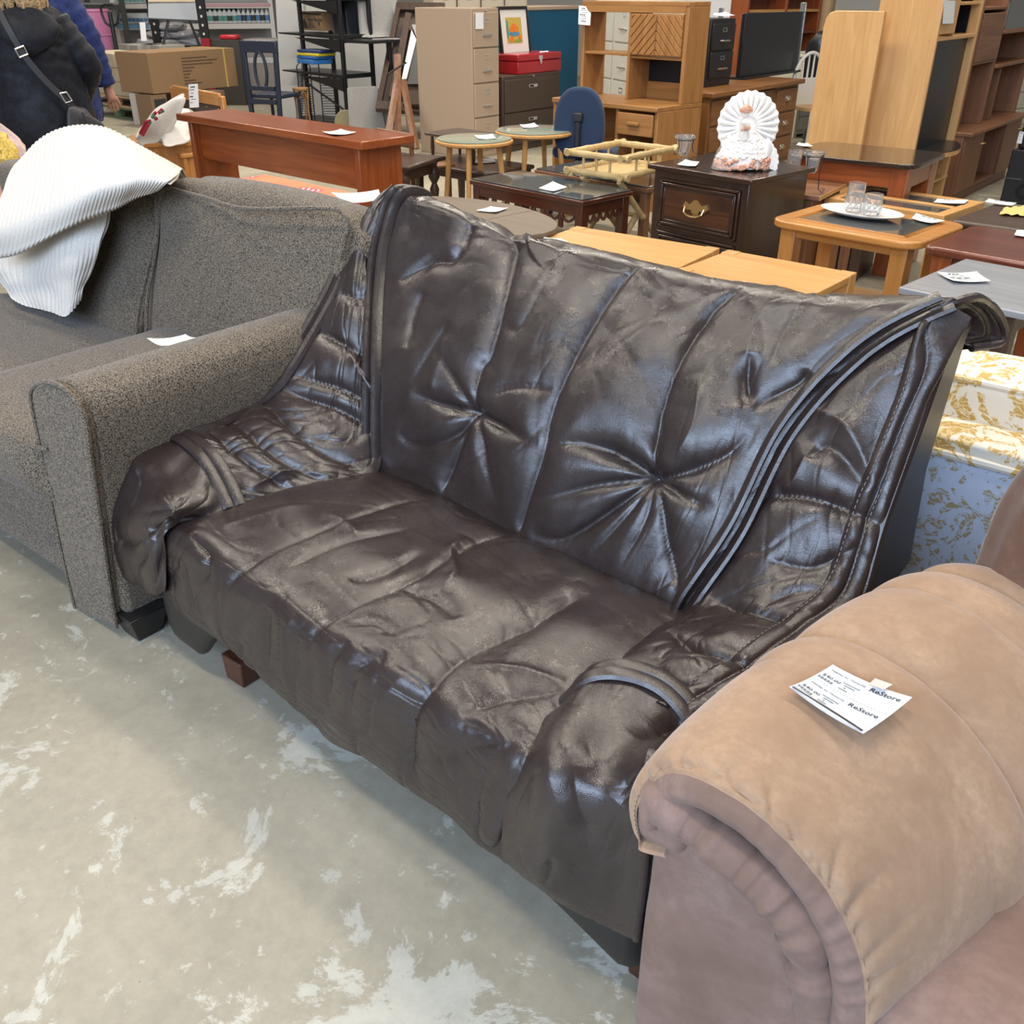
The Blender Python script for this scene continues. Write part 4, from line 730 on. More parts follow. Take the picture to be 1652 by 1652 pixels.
for dr,cz in ((d1,.465),(d2,.19)):
    m=M()
    for s in (-1,1):
        m.lathe([(.0,0),(.018,.002),(.014,.01),(0,.014)],(cx+s*.065,cz,0),10); 
    m=M().prism([(cx-.085,cz+.01),(cx-.07,cz+.035),(cx-.04,cz+.02),(cx-.015,cz+.045),(cx,cz+.05),(cx+.015,cz+.045),(cx+.04,cz+.02),(cx+.07,cz+.035),(cx+.085,cz+.01),(cx+.06,cz-.01),(cx+.03,cz-.005),(cx+.012,cz-.04),(cx-.012,cz-.04),(cx-.03,cz-.005),(cx-.06,cz-.01)],.010,.015,'y')
    m.tube([(cx-.065,.002,cz+.01),(cx-.06,-.012,cz-.018),(cx-.03,-.016,cz-.032),(cx,-.017,cz-.034),(cx+.03,-.016,cz-.032),(cx+.06,-.012,cz-.018),(cx+.065,.002,cz+.01)],.005,8)
    obj('bail_pull',m,BRASS,dr,label='brass bail pull')
paper('white price tag on top of the dark nightstand',[(-2.695,4.864,0.666),(-2.594,4.837,0.666),(-2.539,4.698,0.666),(-2.647,4.688,0.666)],.006,0)
# shell turkey figurine
c=(-2.345,4.878,0.66); tk=thing('shell_figurine','white shell-covered turkey figurine with orange beads on the nightstand','figurine',c,32)
SHW=fabric('shell_white',(.84,.82,.78),(.92,.91,.88),60,bs=.4,sheen=0); SHO=fabric('shell_orange',(.62,.30,.20),(.76,.48,.36),70,bs=.6,sheen=0)
m=M()
obj('fan_tail',M().prism([(0,.10)]+[((.155+.008*(k%2))*math.sin(a),.205+(.165+.008*(k%2))*math.cos(a)) for k in range(37) for a in [-2.35+4.7*k/36]],.03,.055,'y'),SHW,tk,bevel=.004)
for k in range(19):
    a=-2.2+4.4*k/18; x=.13*math.sin(a); z=.205+.14*math.cos(a); m.tube([(x*.35,.022,.205+.05*math.cos(a)),(x,.020,z),(x*1.15,.028,.205+.161*math.cos(a))],[.008,.013,.010],6)
obj('tail_feather',m,SHW,tk,kind='stuff')
obj('body',M().lathe([(.02,0),(.125,.01),(.13,.06),(.105,.13),(.06,.17),(0,.18)],(-.02,-.05,0),20,1,.75),SHW,tk)
m=M(); rr=random.Random(4)
for k in range(70):
    a=rr.uniform(math.pi*1.02,math.pi*1.98); h=rr.uniform(.01,.06); m.lathe([(0,-.012),(.012,-.004),(.012,.004),(0,.012)],(-.02+.14*math.cos(a),-.05+.105*math.sin(a),h),6)
obj('orange_beads',m,SHO,tk,kind='stuff')
m=M()
for k in range(110):
    a=rr.uniform(math.pi,2*math.pi); z=rr.uniform(.06,.16); r=.13-.05*((z-.06)/.1); m.lathe([(0,-.011),(.013,-.003),(.012,.004),(0,.010)],(-.02+r*math.cos(a),-.05+r*.75*math.sin(a),z),6)
obj('shell_scales',m,SHW,tk,kind='stuff')
obj('head',M().tube([(-.03,-.10,.16),(-.035,-.11,.20),(-.03,-.12,.235),(-.045,-.14,.245)],[.032,.026,.024,.010],10),SHW,tk)
obj('wing',M().lathe([(0,-.05),(.04,-.03),(.05,0),(.035,.04),(0,.06)],(.10,-.06,.10),12,.6,.9),SHW,tk)
obj('side_fan',M().prism([(.0,.0)]+[(.12*math.cos(a)*(1+.05*(k%2)),.12*math.sin(a)*(1+.05*(k%2))) for k in range(13) for a in [-.35+1.6*k/12]],-.02,.012,'y'),SHW,tk,bevel=.004).location=(.045,-.06,.035); obj('orange_crest',M().tube([(-.055,-.02,.285),(-.02,.0,.292),(.01,.005,.285)],[.008,.024,.008],8),SHO,tk); obj('wattle',M().tube([(-.05,-.125,.20),(-.03,-.135,.215),(-.005,-.125,.212)],[.006,.016,.006],8),SHO,tk)
obj('clear_wrap',M().lathe([(.10,.0),(.075,.08),(.035,.14)],(-.10,-.06,.005),14,.8,.9),plain('cellophane',(.9,.9,.9),.08,alpha=.16),tk)
# glass candle holders on wire stands
def holder(label,c,h,tail=True):
    t=thing('candle_holder',label,'candle holder',c,0)
    obj('glass_cup',M().lathe([(.02,.0),(.032,.02),(.042,.08),(.062,.105),(.058,.112),(.038,.085),(.028,.022)],(0,0,h-.11),20),CRYSTAL,t)
    m=M().tube([(.055*math.cos(k*.3),.055*math.sin(k*.3),h-.02) for k in range(22)],.003,5)
    for a in (.3,2.4,4.5): m.tube([(.052*math.cos(a),.052*math.sin(a),h-.02),(.045*math.cos(a),.045*math.sin(a),h*.5),(.05*math.cos(a),.05*math.sin(a),.02),(.075*math.cos(a),.075*math.sin(a),.003),(.085*math.cos(a),.085*math.sin(a),.022),(.07*math.cos(a),.07*math.sin(a),.025)],.003,5)
    obj('wire_stand',m,BLACKM,t); return t
c=(-2.973,5.379,0.6); 
walnut_small=at((-2.226,5.15,0.5),(-2.007,5.169,0.5))
loc,rz,w=walnut_small; t=thing('walnut_side_table','small walnut side table with pale edge, right of the nightstand','table',(loc[0]-.1,loc[1]+.02,0),rz)
bx(t,'tabletop',WALNUT['x'],(-.2,w+.08,0,.56,.475,.50),bevel=.003); bx(t,'edge_band',OAKL['y'],(w+.08,w+.083,0,.56,.476,.499),bevel=0); bx(t,'box_body',WALNUT['z'],(-.17,w+.04,.03,.53,.0,.475))
holder('glass candle holder on curled wire stand on the walnut side table behind the nightstand',(loc[0]+.10,loc[1]+.12,.50),.215)
tg=thing('glass_tumbler','clear cut-glass tumbler beside the wire candle holder','glass',(loc[0]-.05,loc[1]+.22,.50)); obj('bowl',M().lathe([(.03,.0),(.036,.01),(.040,.20),(.037,.20),(.033,.015)],n=18),CRYSTAL,tg)
holder('glass candle holder on wire stand at the back left corner of the nightstand',((-2.811,5.082,0.663)[0]-.02,(-2.811,5.082,0.663)[1]+.0,.66),.10)
# twin oak coffee tables
for k,(A,B,lab) in enumerate((((-2.692,3.397,0.47),(-1.921,3.439,0.47),'left one of the twin golden oak block coffee tables, tag on its corner'),((-1.921,3.439,0.47),(-1.318,3.422,0.47),'right one of the twin golden oak block coffee tables behind the leather sofa'))):
    loc,rz,w=at(A,B); d=.47; t=thing('block_coffee_table',lab,'table',loc,rz,'twin oak coffee tables')
    bx(t,'tabletop',OAK['x'],(.004,w-.004,0,d,.44,.47),bevel=.003)
    for x in (0,w-.07):
        for y in (0,d-.07): bx(t,'leg',OAK['z'],(x+.002,x+.068,y-.004,y+.066,0,.474),bevel=.004)
    
    for b in ((.07,w-.07,.01,.03,.36,.44),(.07,w-.07,d-.03,d-.01,.36,.44),(w-.03,w-.012,.07,d-.07,.36,.437),(.012,.03,.07,d-.07,.36,.437)): bx(t,'apron',OAK['x'],b)
    bx(t,'shelf',OAK['x'],(.02,w-.02,.02,d-.02,.10,.125))
paper('white price tag on the left twin oak coffee table by the sofa back',[(-2.687,3.55,0.477),(-2.599,3.574,0.477),(-2.536,3.546,0.477),(-2.597,3.451,0.477)],.006,0)
paper('white price tag on the right twin oak coffee table by the sofa back',[(-1.604,3.445,0.477),(-1.496,3.453,0.477),(-1.455,3.398,0.477),(-1.547,3.367,0.477)],.006,0)
# oak end table with glass inlay, oval platter and two tumblers
loc,rz,w=at((-1.885,4.231,0.56),(-1.173,4.154,0.56)); d=.56; t=thing('oak_end_table','oak end table with rounded corners and dark glass inlay','table',loc,rz)
def rrect(w,d,r,n=6,bow=0):
    q=[]
    for cx,cy,a0 in ((w-r,r,-90),(w-r,d-r,0),(r,d-r,90),(r,r,180)):
        for k in range(n+1): a=math.radians(a0+90*k/n); q.append((cx+r*math.cos(a)+bow*math.sin(math.pi*min(max(cy/d,0),1))*math.cos(a),cy+r*math.sin(a)))
    return q
obj('top_frame',M().prism(rrect(w,d,.09),.525,.558),GOLDOAK['x'],t,bevel=.008,seg=3); obj('glass_inlay',M().prism([(.11,.10),(w-.11,.10),(w-.11,d-.10),(.11,d-.10)],.556,.5595),GLASST,t)
m=M()
for e in (.085,.10): m.tube([(e,e,.559),(w-e,e,.559),(w-e,d-e,.559),(e,d-e,.559),(e,e,.559)],.003,6)
obj('inlay_bead',m,GOLDOAK['x'],t); leg4(t,GOLDOAK['z'],w,d,.53,.075,.05); bx(t,'shelf',OAK['x'],(.06,w-.06,.06,d-.06,.17,.19)); bx(t,'apron',GOLDOAK['x'],(.1,w-.1,.06,.08,.48,.525)); bx(t,'apron',GOLDOAK['x'],(.1,w-.1,d-.08,d-.06,.48,.525))
c=(-1.562,4.55,0.565); o=obj('oval_platter',M().lathe([(.09,0),(.13,.004),(.175,.018),(.182,.022),(.172,.021),(.12,.009),(.0,.008)],n=40,sx=1.12,sy=.72),plain('white_china',(.80,.81,.82),.15),None,smooth=60); o.location=c; o.rotation_euler=(0,0,math.radians(rz-4)); tag(o,'white oval china platter holding two tumblers on the oak end table','platter')
def tumbler(label,p,h,r):
    t=thing('crystal_tumbler',label,'glass',p,0,'tumblers on the platter'); m=M(); n=28; prof=[(r*.78,.0),(r*.86,.01),(r,h*.45),(r*.93,h),(r*.86,h),(r*.92,h*.45),(r*.74,.016)]
    obj('bowl',m.lathe(prof,n=n),CRYSTAL,t)
    s=M()
    for k in range(9): a=k*2*math.pi/9; s.tube([((r+.001)*math.cos(a+b*.9)*(.88+.12*math.sin(b*2.6+.3)),(r+.001)*math.sin(a+b*.9)*(.88+.12*math.sin(b*2.6+.3)),.01+b*h*.55) for b in np.linspace(0,1,6)],.0035,5)
    obj('swirl_ribs',s,CRYSTAL,t,kind='stuff'); return t
tumbler('taller clear swirled tumbler, left on the white platter',(c[0]-.045,c[1]+.012,c[2]+.010),.13,.042); tumbler('shorter clear swirled tumbler, right on the white platter',(c[0]+.052,c[1]-.015,c[2]+.010),.095,.042)
paper('white price tag at the right corner of the oak end table',[(-1.364,4.727,0.568),(-1.208,4.646,0.568),(-1.24,4.554,0.568),(-1.345,4.602,0.568)],.006,2)
# slatted hamper under and behind the oak end table
loc,rz,w=at((-2.356,5.589,0.02),(-2.021,5.631,0.02)); t=thing('slatted_crate','brown vertical-slat wooden crate behind the oak end table','crate',(loc[0]-.05,loc[1]-.2,0),rz)
for k in range(9): bx(t,'slat',WALNUT['z'] if k%2 else DARKW['z'],(k*.065,k*.065+.058,0,.018,.01,.42),bevel=.002)
bx(t,'body',DARKW['z'],(.005,.575,.02,.40,.01,.40))
# second oak and glass table
loc,rz,w=at((-2.08,5.404,0.46),(-1.39,5.322,0.46)); d=.52; t=thing('oak_glass_table','light oak coffee table with smoked glass panes behind the end table','table',loc,rz)
for b in ((0,w,0,.05,.42,.46),(0,w,d-.05,d,.42,.46),(0,.06,.05,d-.05,.42,.46),(w-.06,w,.05,d-.05,.42,.46),(.06,w-.06,d/2-.02,d/2+.02,.43,.46)): bx(t,'frame_rail',OAK['x'],b,bevel=.004)
bx(t,'glass_pane',GLASST,(.06,w-.06,.05,d/2-.02,.445,.453),bevel=0); bx(t,'glass_pane',GLASST,(.06,w-.06,d/2+.02,d-.05,.445,.453),bevel=0); leg4(t,OAK['z'],w,d,.42,.06,.01)
paper('white price tag on the light oak table with smoked glass panes',[(-1.553,5.721,0.466),(-1.407,5.794,0.466),(-1.395,5.672,0.466),(-1.536,5.601,0.466)],.004,2)
paper('second paper slip at the edge of the smoked glass oak table',[(-1.285,5.709,0.5),(-1.136,5.679,0.5),(-1.139,5.593,0.5),(-1.279,5.606,0.5)],.004,2)
# brown table at far right with yellow cloth
loc,rz,w=at((-1.298,5.098,0.49),(-0.95,5.063,0.49)); t=thing('brown_side_table','scuffed brown table at the right edge with a yellow cloth on it','table',loc,rz)
bx(t,'tabletop',DARKW['x'],(0,w+.5,0,.56,.455,.49),bevel=.015); leg4(t,DARKW['z'],w+.5,.56,.46,.06); apron(t,DARKW['x'],w+.5,.56,.38,.455)
cc=[(-1.156,5.517,0.497),(-1.059,5.678,0.497),(-0.978,5.389,0.497),(-1.134,5.338,0.497)]; L=sum(np.array(q) for q in cc)/4
o=obj('yellow_cloth',M().grid(np.array([[bil(cc,i/12,j/8)-L+np.array((0,.006*math.sin(i*2.4)*(j==8),.004+.004*math.sin(i*1.7+j*1.3))) for i in range(13)] for j in range(9)])),plain('yellow_felt',(.72,.52,.18),.9),None,smooth=180); o.location=L; tag(o,'scalloped yellow cloth on the scuffed brown table at the right edge','cloth')
# cherry end table
loc,rz,w=at((-1.145,4.148,0.56),(-0.742,4.111,0.56)); d=.55; t=thing('cherry_end_table','dark cherry end table with rope-carved apron, right of the oak end table','table',loc,rz)
obj('tabletop',M().prism(rrect(w+.15,d,.05),.525,.56),CHERRYD['x'],t,bevel=.012,seg=3); leg4(t,CHERRY['z'],w+.15,d,.53,.085,.035,.75); apron(t,CHERRYD['x'],w+.15,d,.43,.525,.05)
m=M().tube([(.08+k*.012,.046+.004*math.cos(k*1.6),.437+.004*math.sin(k*1.6)) for k in range(int((w)/.012))],.006,5); obj('rope_trim',m,CHERRYD['x'],t)
paper('white price tag at the right edge on the dark cherry end table',[(-0.905,4.662,0.566),(-0.836,4.748,0.566),(-0.782,4.565,0.566),(-0.888,4.553,0.566)],.004,0)
# grey-black table
loc,rz,w=at((-1.006,3.461,0.56),(-0.576,3.412,0.56)); d=.58; t=thing('black_ash_table','grey black wooden table with light reflection painted into its top, behind the right sofa wing','table',loc,rz)
bx(t,'tabletop',GREYT['x'],(0,w+.03,0,d,.535,.56),bevel=.004); leg4(t,DARKW['z'],w+.0,d,.54,.055,.03); apron(t,DARKW['x'],w,d,.46,.535,.04)
paper('white printed price tag on the grey black table',[(-0.951,3.714,0.566),(-0.839,3.815,0.566),(-0.76,3.706,0.568),(-0.866,3.621,0.568)],.008,6)
paper('white barcode sticker on the front leg of the grey black table',[(-0.662,3.56,0.492),(-0.636,3.56,0.492),(-0.63,3.56,0.433),(-0.656,3.56,0.432)],0,5,name='barcode_sticker',cat='sticker')

# ---------------- office furniture and shelving along the back ----------------
def fcab(name,label,A,B,d,h,nd,mat,group=None,pull=True,kick=.06,lock=True):
    loc,rz,w=at(A,B); t=thing(name,label,'filing cabinet',loc,rz,group); bx(t,'body',mat,(0,w,.012,d,0,h),bevel=.006)
    H=(h-kick-.03)/nd
    for k in range(nd):
        z0=kick+k*H; dr=bx(t,'drawer',mat,(.018,w-.018,-.006,.014,z0+.008,z0+H-.006),bevel=.005)
        if pull:
            c=w/2; bx(dr,'label_holder',CHROME,(c-.035,c-.03,-.010,-.006,z0+H*.68,z0+H*.82),(c+.03,c+.035,-.010,-.006,z0+H*.68,z0+H*.82),(c-.03,c+.03,-.010,-.006,z0+H*.68,z0+H*.70),(c-.03,c+.03,-.010,-.006,z0+H*.80,z0+H*.82),bevel=0)
            obj('handle',M().tube([(c-.06,-.006,z0+H*.36),(c-.055,-.03,z0+H*.37),(c+.055,-.03,z0+H*.37),(c+.06,-.006,z0+H*.36)],.008,8),CHROME,dr)
        else:
            c=w/2; bx(dr,'recessed_handle',CHROME,(c-.07,c+.07,-.009,-.005,z0+H*.70,z0+H*.80),bevel=.002); bx(dr,'label_slot',BLACKM,(c-.062,c-.0,-.0105,-.0085,z0+H*.72,z0+H*.78),bevel=0)
    if lock: obj('lock',M().prism([(w/2+.011*math.cos(a*.5),h-.018+.011*math.sin(a*.5)) for a in range(12)],-.008,.012,'y'),CHROME,t)
    return t
fcab('filing_cabinet','tall beige four-drawer metal filing cabinet with a price tag','' or (-6.54,7.48),(-6.54,7.88),.75,1.335,4,BEIGE)
paper('white price tag taped on the top drawer of the tall beige filing cabinet',[(-6.52,7.504,1.296),(-6.52,7.621,1.294),(-6.52,7.618,1.158),(-6.52,7.5,1.161)],0,6)
fcab('lateral_cabinet','wide dark brown metal filing cabinet under the red toolbox',(-6.52,7.92),(-6.52,8.88),.46,.725,2,BROWNM,pull=False)
# red toolbox with framed picture on it
loc,rz,w=at((-6.56,8.202,0.724),(-6.56,8.942,0.694)); t=thing('toolbox','red enamelled metal box with grey latch on the brown filing cabinet','box',(loc[0],loc[1],.725),rz)
bx(t,'tray',RED,(0,w,0,.36,0,.115),bevel=.008); bx(t,'lid',RED,(-.003,w+.003,-.003,.363,.118,.185),bevel=.014); bx(t,'latch_plate',CHROME,(w/2-.03,w/2+.03,-.010,-.002,.125,.165),bevel=.002); bx(t,'hasp',CHROME,(w/2-.012,w/2+.012,-.016,-.004,.085,.13),bevel=.003)
paper('small white paper on top of the red toolbox',[(-6.68,8.73,0.915),(-6.68,8.86,0.915),(-6.62,8.803,0.902),(-6.62,8.609,0.904)],.004,0)
a,b=(-6.84,8.303,0.921),(-6.84,8.742,0.915); loc,rz,w=at(a,b); t=thing('framed_picture','framed still life of orange fruit in a bowl with white mat, on the red toolbox','picture',(loc[0],loc[1],.91),rz)
t.rotation_euler=(math.radians(-8),0,math.radians(rz)); h=.40
bx(t,'frame',BLACKW,(-.025,0,-.01,.02,-.01,h+.03),(w,w+.02,-.01,.02,-.01,h+.03),(0,w,-.01,.02,-.01,0),(0,w,-.01,.02,h,h+.03),(-.02,w+.015,.012,.022,0,h+.02),bevel=.002); bx(t,'mat',plain('mat_board',(.78,.76,.72),.6),(0,w,.002,.012,0,h),bevel=0)
pr=bx(t,'print',plain('print_ochre',(.55,.42,.09),.5),(w*.2,w*.78,-.001,.002,h*.22,h*.82),bevel=0)
def patchp(root,name,mat,cx,cz,rx,rz_,k=0): return obj(name,M().prism([(cx+rx*math.cos(a*.4),cz+rz_*math.sin(a*.4)) for a in range(16)],-.003-.0006*k,-.001,'y'),mat,root)
patchp(pr,'painted_bowl',plain('print_blue',(.08,.28,.42),.5),w*.48,h*.44,w*.20,h*.06,1); OR_=plain('print_orange',(.78,.22,.03),.5)
for k,(x,z,r) in enumerate(((.40,.54,.09),(.55,.55,.10),(.47,.62,.08),(.36,.32,.08),(.68,.36,.06))): patchp(pr,'painted_fruit',OR_,w*x,h*z,w*r,h*r*.8,2+k)
patchp(pr,'painted_shadow',plain('print_teal',(.05,.30,.32),.5),w*.24,h*.55,w*.035,h*.22,1); patchp(pr,'painted_stripe',plain('print_green',(.25,.35,.06),.5),w*.6,h*.27,w*.15,h*.03,1)
# blue divider panel
loc,rz,w=at((-7.05,8.983,1.3),(-7.05,9.94,1.306)); t=thing('divider_panel','glossy dark blue office divider with beige top, behind the oak hutch desk','panel',loc,rz); bx(t,'panel',BLUEP,(0,w,0,.5,.02,1.29),bevel=.004); bx(t,'top',BEIGE,(-.01,w+.01,-.01,.5,1.29,1.325),bevel=.004)
# oak hutch desk
loc,rz,w=at((-4.848,6.491,0.74),(-3.802,6.373,0.74)); t=thing('hutch_desk','oak desk with tall hutch, diagonal-slat doors and one drawer','desk',loc,rz); d=.56; H=1.385
bx(t,'desktop',OAKM['x'],(0,w,0,d,.705,.74),bevel=.006); bx(t,'side_panel',OAKM['z'],(0,.028,.02,d,0,.705)); bx(t,'pedestal_side',OAKM['z'],(w-.03,w,.02,d,0,.705)); bx(t,'pedestal_side',OAKM['z'],(w*.62,w*.62+.025,.02,d,0,.705)); bx(t,'modesty_panel',OAKM['x'],(.03,w-.03,d-.06,d-.04,.1,.705))
dr=bx(t,'drawer',OAKM['x'],(w*.645,w-.035,.005,.03,.53,.685),bevel=.006); bx(dr,'drawer_pull',OAKM['x'],(w*.8-.055,w*.8+.055,-.018,.006,.60,.625),bevel=.006); bx(t,'shelf',OAKM['x'],(w*.645,w-.03,.03,d-.06,.25,.27))
h0,h1=.30,d
hx=.03
for x0,x1,nm in ((hx,hx+.03,'hutch_side'),(w-.035,w,'hutch_side'),(w*.48,w*.48+.025,'hutch_divider')): bx(t,nm,OAKM['z'],(x0,x1,h0,h1,.74,H))
bx(t,'hutch_top',OAKM['x'],(hx,w,h0-.005,h1,H,H+.03)); bx(t,'hutch_shelf',OAKM['x'],(hx+.03,w*.48,h0+.01,h1,1.045,1.065)); bx(t,'hutch_shelf',OAKM['x'],(w*.48+.025,w-.035,h0+.01,h1,1.03,1.05)); bx(t,'fascia',OAKM['x'],(hx,w-.03,h0-.006,h0+.012,H-.045,H),bevel=.002)
x0=w*.48+.03; x1=w-.04; xm=(x0+x1)/2
for a,b,s in ((x0,xm-.003,1),(xm+.003,x1,-1)):
    dv=bx(t,'door',OAKM['z'],(a,b,h0-.004,h0+.014,1.055,H-.05),bevel=.002); ww=b-a; hh=H-.05-1.055
    for k in range(-4,7):
        # one diagonal slat, clipped to the door rectangle
        c0=k*.062; q=[]
        for u in np.linspace(0,1,9):
            for v in (c0,c0+.048): pass
        poly=[(0,c0),(ww,c0+ww),(ww,c0+ww+.05),(0,c0+.05)]
        def clip(pl,f):
            r=[]
            for i in range(len(pl)):
                p_,q_=pl[i],pl[(i+1)%len(pl)]; fp_,fq=f(p_),f(q_)
                if fp_>=0: r.append(p_)
                if fp_*fq<0: tt=fp_/(fp_-fq); r.append((p_[0]+(q_[0]-p_[0])*tt,p_[1]+(q_[1]-p_[1])*tt))
            return r
        poly=clip(clip(poly,lambda p:p[1]-.006),lambda p:hh-.006-p[1])
        if len(poly)>2:
            pl=[((a+x if s>0 else b-x),1.055+z) for x,z in poly]; obj('slat',M().prism(pl if s>0 else pl[::-1],h0-.012,h0-.003,'y'),OAKM['z'],dv,bevel=.002)
bx(t,'back_panel',BLACKSCREEN,(w*.48+.02,w-.03,h1-.01,h1,.86,1.05),bevel=0); bx(t,'back_rail',OAKM['x'],(w*.48+.02,w-.03,h1-.02,h1,.74,.86),bevel=0)
paper('white price tag hanging on the left side of the oak hutch desk',[(-4.789,6.744,1.381),(-4.711,6.801,1.373),(-4.674,6.739,1.246),(-4.748,6.685,1.255)],0,7)
# blue office chair
c=(-4.192,6.004,0.509); t=thing('office_chair','blue fabric swivel office chair with its back to the aisle','chair',(c[0],c[1],0),22)
bk_=obj('backrest',M().prism([(.185*(abs(math.cos(a))**.75)*(1 if math.cos(a)>0 else -1)*(1.0-.10*math.sin(a)),.66+.235*(abs(math.sin(a))**.8)*(1 if math.sin(a)>0 else -1)) for a in [2*math.pi*k/40 for k in range(40)]],-.16,-.09,'y'),BLUEF,t,bevel=.025,seg=4)
obj('seat',M().prism(rrect(.46,.44,.12),.40,.47),BLUEF,t,bevel=.025,seg=3).location=(-.23,-.10,0)
obj('spine_bracket',M().box(-.02,.02,-.19,-.16,.46,.72).box(-.025,.025,-.19,.05,.38,.41).box(-.035,.035,-.20,-.16,.67,.73),BLACKM,t,bevel=.008); obj('post',M().tube([(0,.08,.10),(0,.08,.40)],.025,10),BLACKM,t)
for k in range(5):
    a=k*2*math.pi/5; x,y=.27*math.cos(a),.08+.27*math.sin(a); obj('base_arm',M().tube([(0,.08,.13),(x,y,.07)],[.025,.016],8),BLACKM,t); obj('caster',M().lathe([(.0,-.027),(.022,-.02),(.027,0),(.022,.02),(0,.027)],(x,y,.028),10),BLACKM,t)
# executive desk with things on it
loc,rz,w=at((-3.95,7.48),(-3.95,9.22)); t=thing('executive_desk','walnut pedestal desk with seven drawers and brass pulls','desk',loc,rz); d=.72
bx(t,'desktop',DESKW['x'],(-.03,w+.03,-.03,d,.715,.755),bevel=.008); bx(t,'pedestal',DESKW['z'],(0,.5,.02,d-.02,.03,.715)); bx(t,'pedestal',DESKW['z'],(w-.5,w,.02,d-.02,.03,.715)); bx(t,'modesty_panel',DESKW['x'],(.5,w-.5,d-.08,d-.06,.2,.715))
def pull(dr,x,z): bx(dr,'pull',CHROME,(x-.04,x+.04,-.005,.008,z-.022,z+.022),bevel=.002); obj('bail',M().tube([(x-.03,-.004,z+.008),(x-.028,-.02,z-.008),(x+.028,-.02,z-.008),(x+.03,-.004,z+.008)],.005,6),BRASS,dr)
for x0,x1 in ((.04,.46),(w-.46,w-.04)):
    for k in range(3):
        z0=.07+.212*k; dr=bx(t,'drawer',DESKW['x'],(x0,x1,.005,.025,z0,z0+.195),bevel=.006); pull(dr,(x0+x1)/2,z0+.11)
dr=bx(t,'drawer',DESKW['x'],(.53,w-.53,.012,.03,.60,.70),bevel=.004)
fcab('small_filing_cabinet','small black two-drawer filing cabinet standing on the walnut pedestal desk',(-4.2,7.843,0.792),(-4.2,8.274,0.785),.40,.52,2,BLACKM,lock=False).location.z=.755
paper('white paper on top of the small black filing cabinet',[(-4.3,8.035,1.311),(-4.3,8.233,1.317),(-4.23,8.287,1.289),(-4.23,7.887,1.296)],.012,0)
A,B=(-4.35,8.733,0.744),(-4.35,9.992,0.741); loc,rz,w=at(A,B); t=thing('display_screen','large flat black screen standing on the walnut pedestal desk','screen',(loc[0],loc[1],.755),rz)
bx(t,'panel',BLACKSCREEN,(0,w,0,.04,.02,.545),bevel=.004); bx(t,'stand',BLACKM,(0,w,-.05,.12,0,.02),bevel=.002)
for k in range(3): obj('bolt',M().lathe([(.0,-.004),(.009,0),(0,.004)],(w*(k+.6)/3.2,-.003,.06),8),CHROME,t)
bx(t,'frame_post',CHROME,(w,w+.02,-.01,.05,0,.62),bevel=.002); bx(t,'frame_post',CHROME,(-.47,-.45,-.01,.03,0,.6),bevel=.002)
# cream cabinets far behind
for k,(x,lab) in enumerate(((700,'first cream metal filing cabinet of the far row, above the tipped table'),(738,'second cream metal filing cabinet of the far row, above the beige cabinet'),(777,'third cream metal filing cabinet of the far row, above the beige cabinet'),(816,'last cream metal filing cabinet of the far row, above the framed picture'))):
    a=(-9.848,10.48,1.286); b=(-9.308,11.357,1.281); f_=k/3; A=(a[0]+(b[0]-a[0])*f_,a[1]+(b[1]-a[1])*f_); e=((b[0]-a[0])/3.2,(b[1]-a[1])/3.2); fcab('filing_cabinet',lab,A,(A[0]+e[0],A[1]+e[1]),.55,1.5,4,CREAM,'far cream cabinets')
for k,(A,B,lab) in enumerate((((-5.989,8.704,0.842),(-5.603,8.475,0.869),'pale cream filing cabinet added for the left mirror reflection in the oak hutch'),((-5.592,8.469,0.869),(-5.205,8.241,0.896),'pale cream filing cabinet added for the right mirror reflection in the oak hutch'))):
     fcab('filing_cabinet',lab,A,B,.45,1.40,4,plain('cream_metal_%d'%k,(.56,.55,.48),.4),'cream cabinets behind the hutch',lock=False)  # cabinets added behind the hutch to stand in for its mirror reflection
A,B=(-5.786,9.249,1.366),(-5.126,9.93,1.365); loc,rz,w=at(A,B); t=thing('white_cupboard','tall white cupboard behind the oak hutch desk','cupboard',loc,rz); bx(t,'body',WHITE,(0,w,0,.4,0,1.6)); bx(t,'door',WHITE,(.01,w/2-.003,-.015,0,.08,1.58)); bx(t,'door',WHITE,(w/2+.003,w-.01,-.015,0,.08,1.58))
# cherry bookcase, column, black chair, windsor chair, cream dresser
A,B=(-5.801,11.66,1.245),(-5.378,12.879,1.231); loc,rz,w=at(A,B); t=thing('bookcase','red brown wooden bookcase behind the large black screen','bookcase',loc,rz); BK=woods('cherry_bookcase',(.12,.035,.012),(.20,.065,.022))
for x in (0,w*.5,w-.04): bx(t,'upright',CHERRY['z'],(x,x+.04,0,.3,0,1.6))
for z in (.1,.42,.74,1.0,1.24,1.46): bx(t,'shelf',OAK['x'] if z==1.24 else BK['x'],(.04,w-.04,.01,.3,z,z+.03))
bx(t,'back',BK['z'],(0,w,.29,.30,0,1.6))
A=(-5.074,12.347,1.177); o=obj('support_column',M().lathe([(.075,0),(.075,2.6)],n=20),plain('tan_post',(.30,.20,.10),.5),None); o.location=(A[0],A[1],0); tag(o,'round tan post beside the leaning oak panel','post')
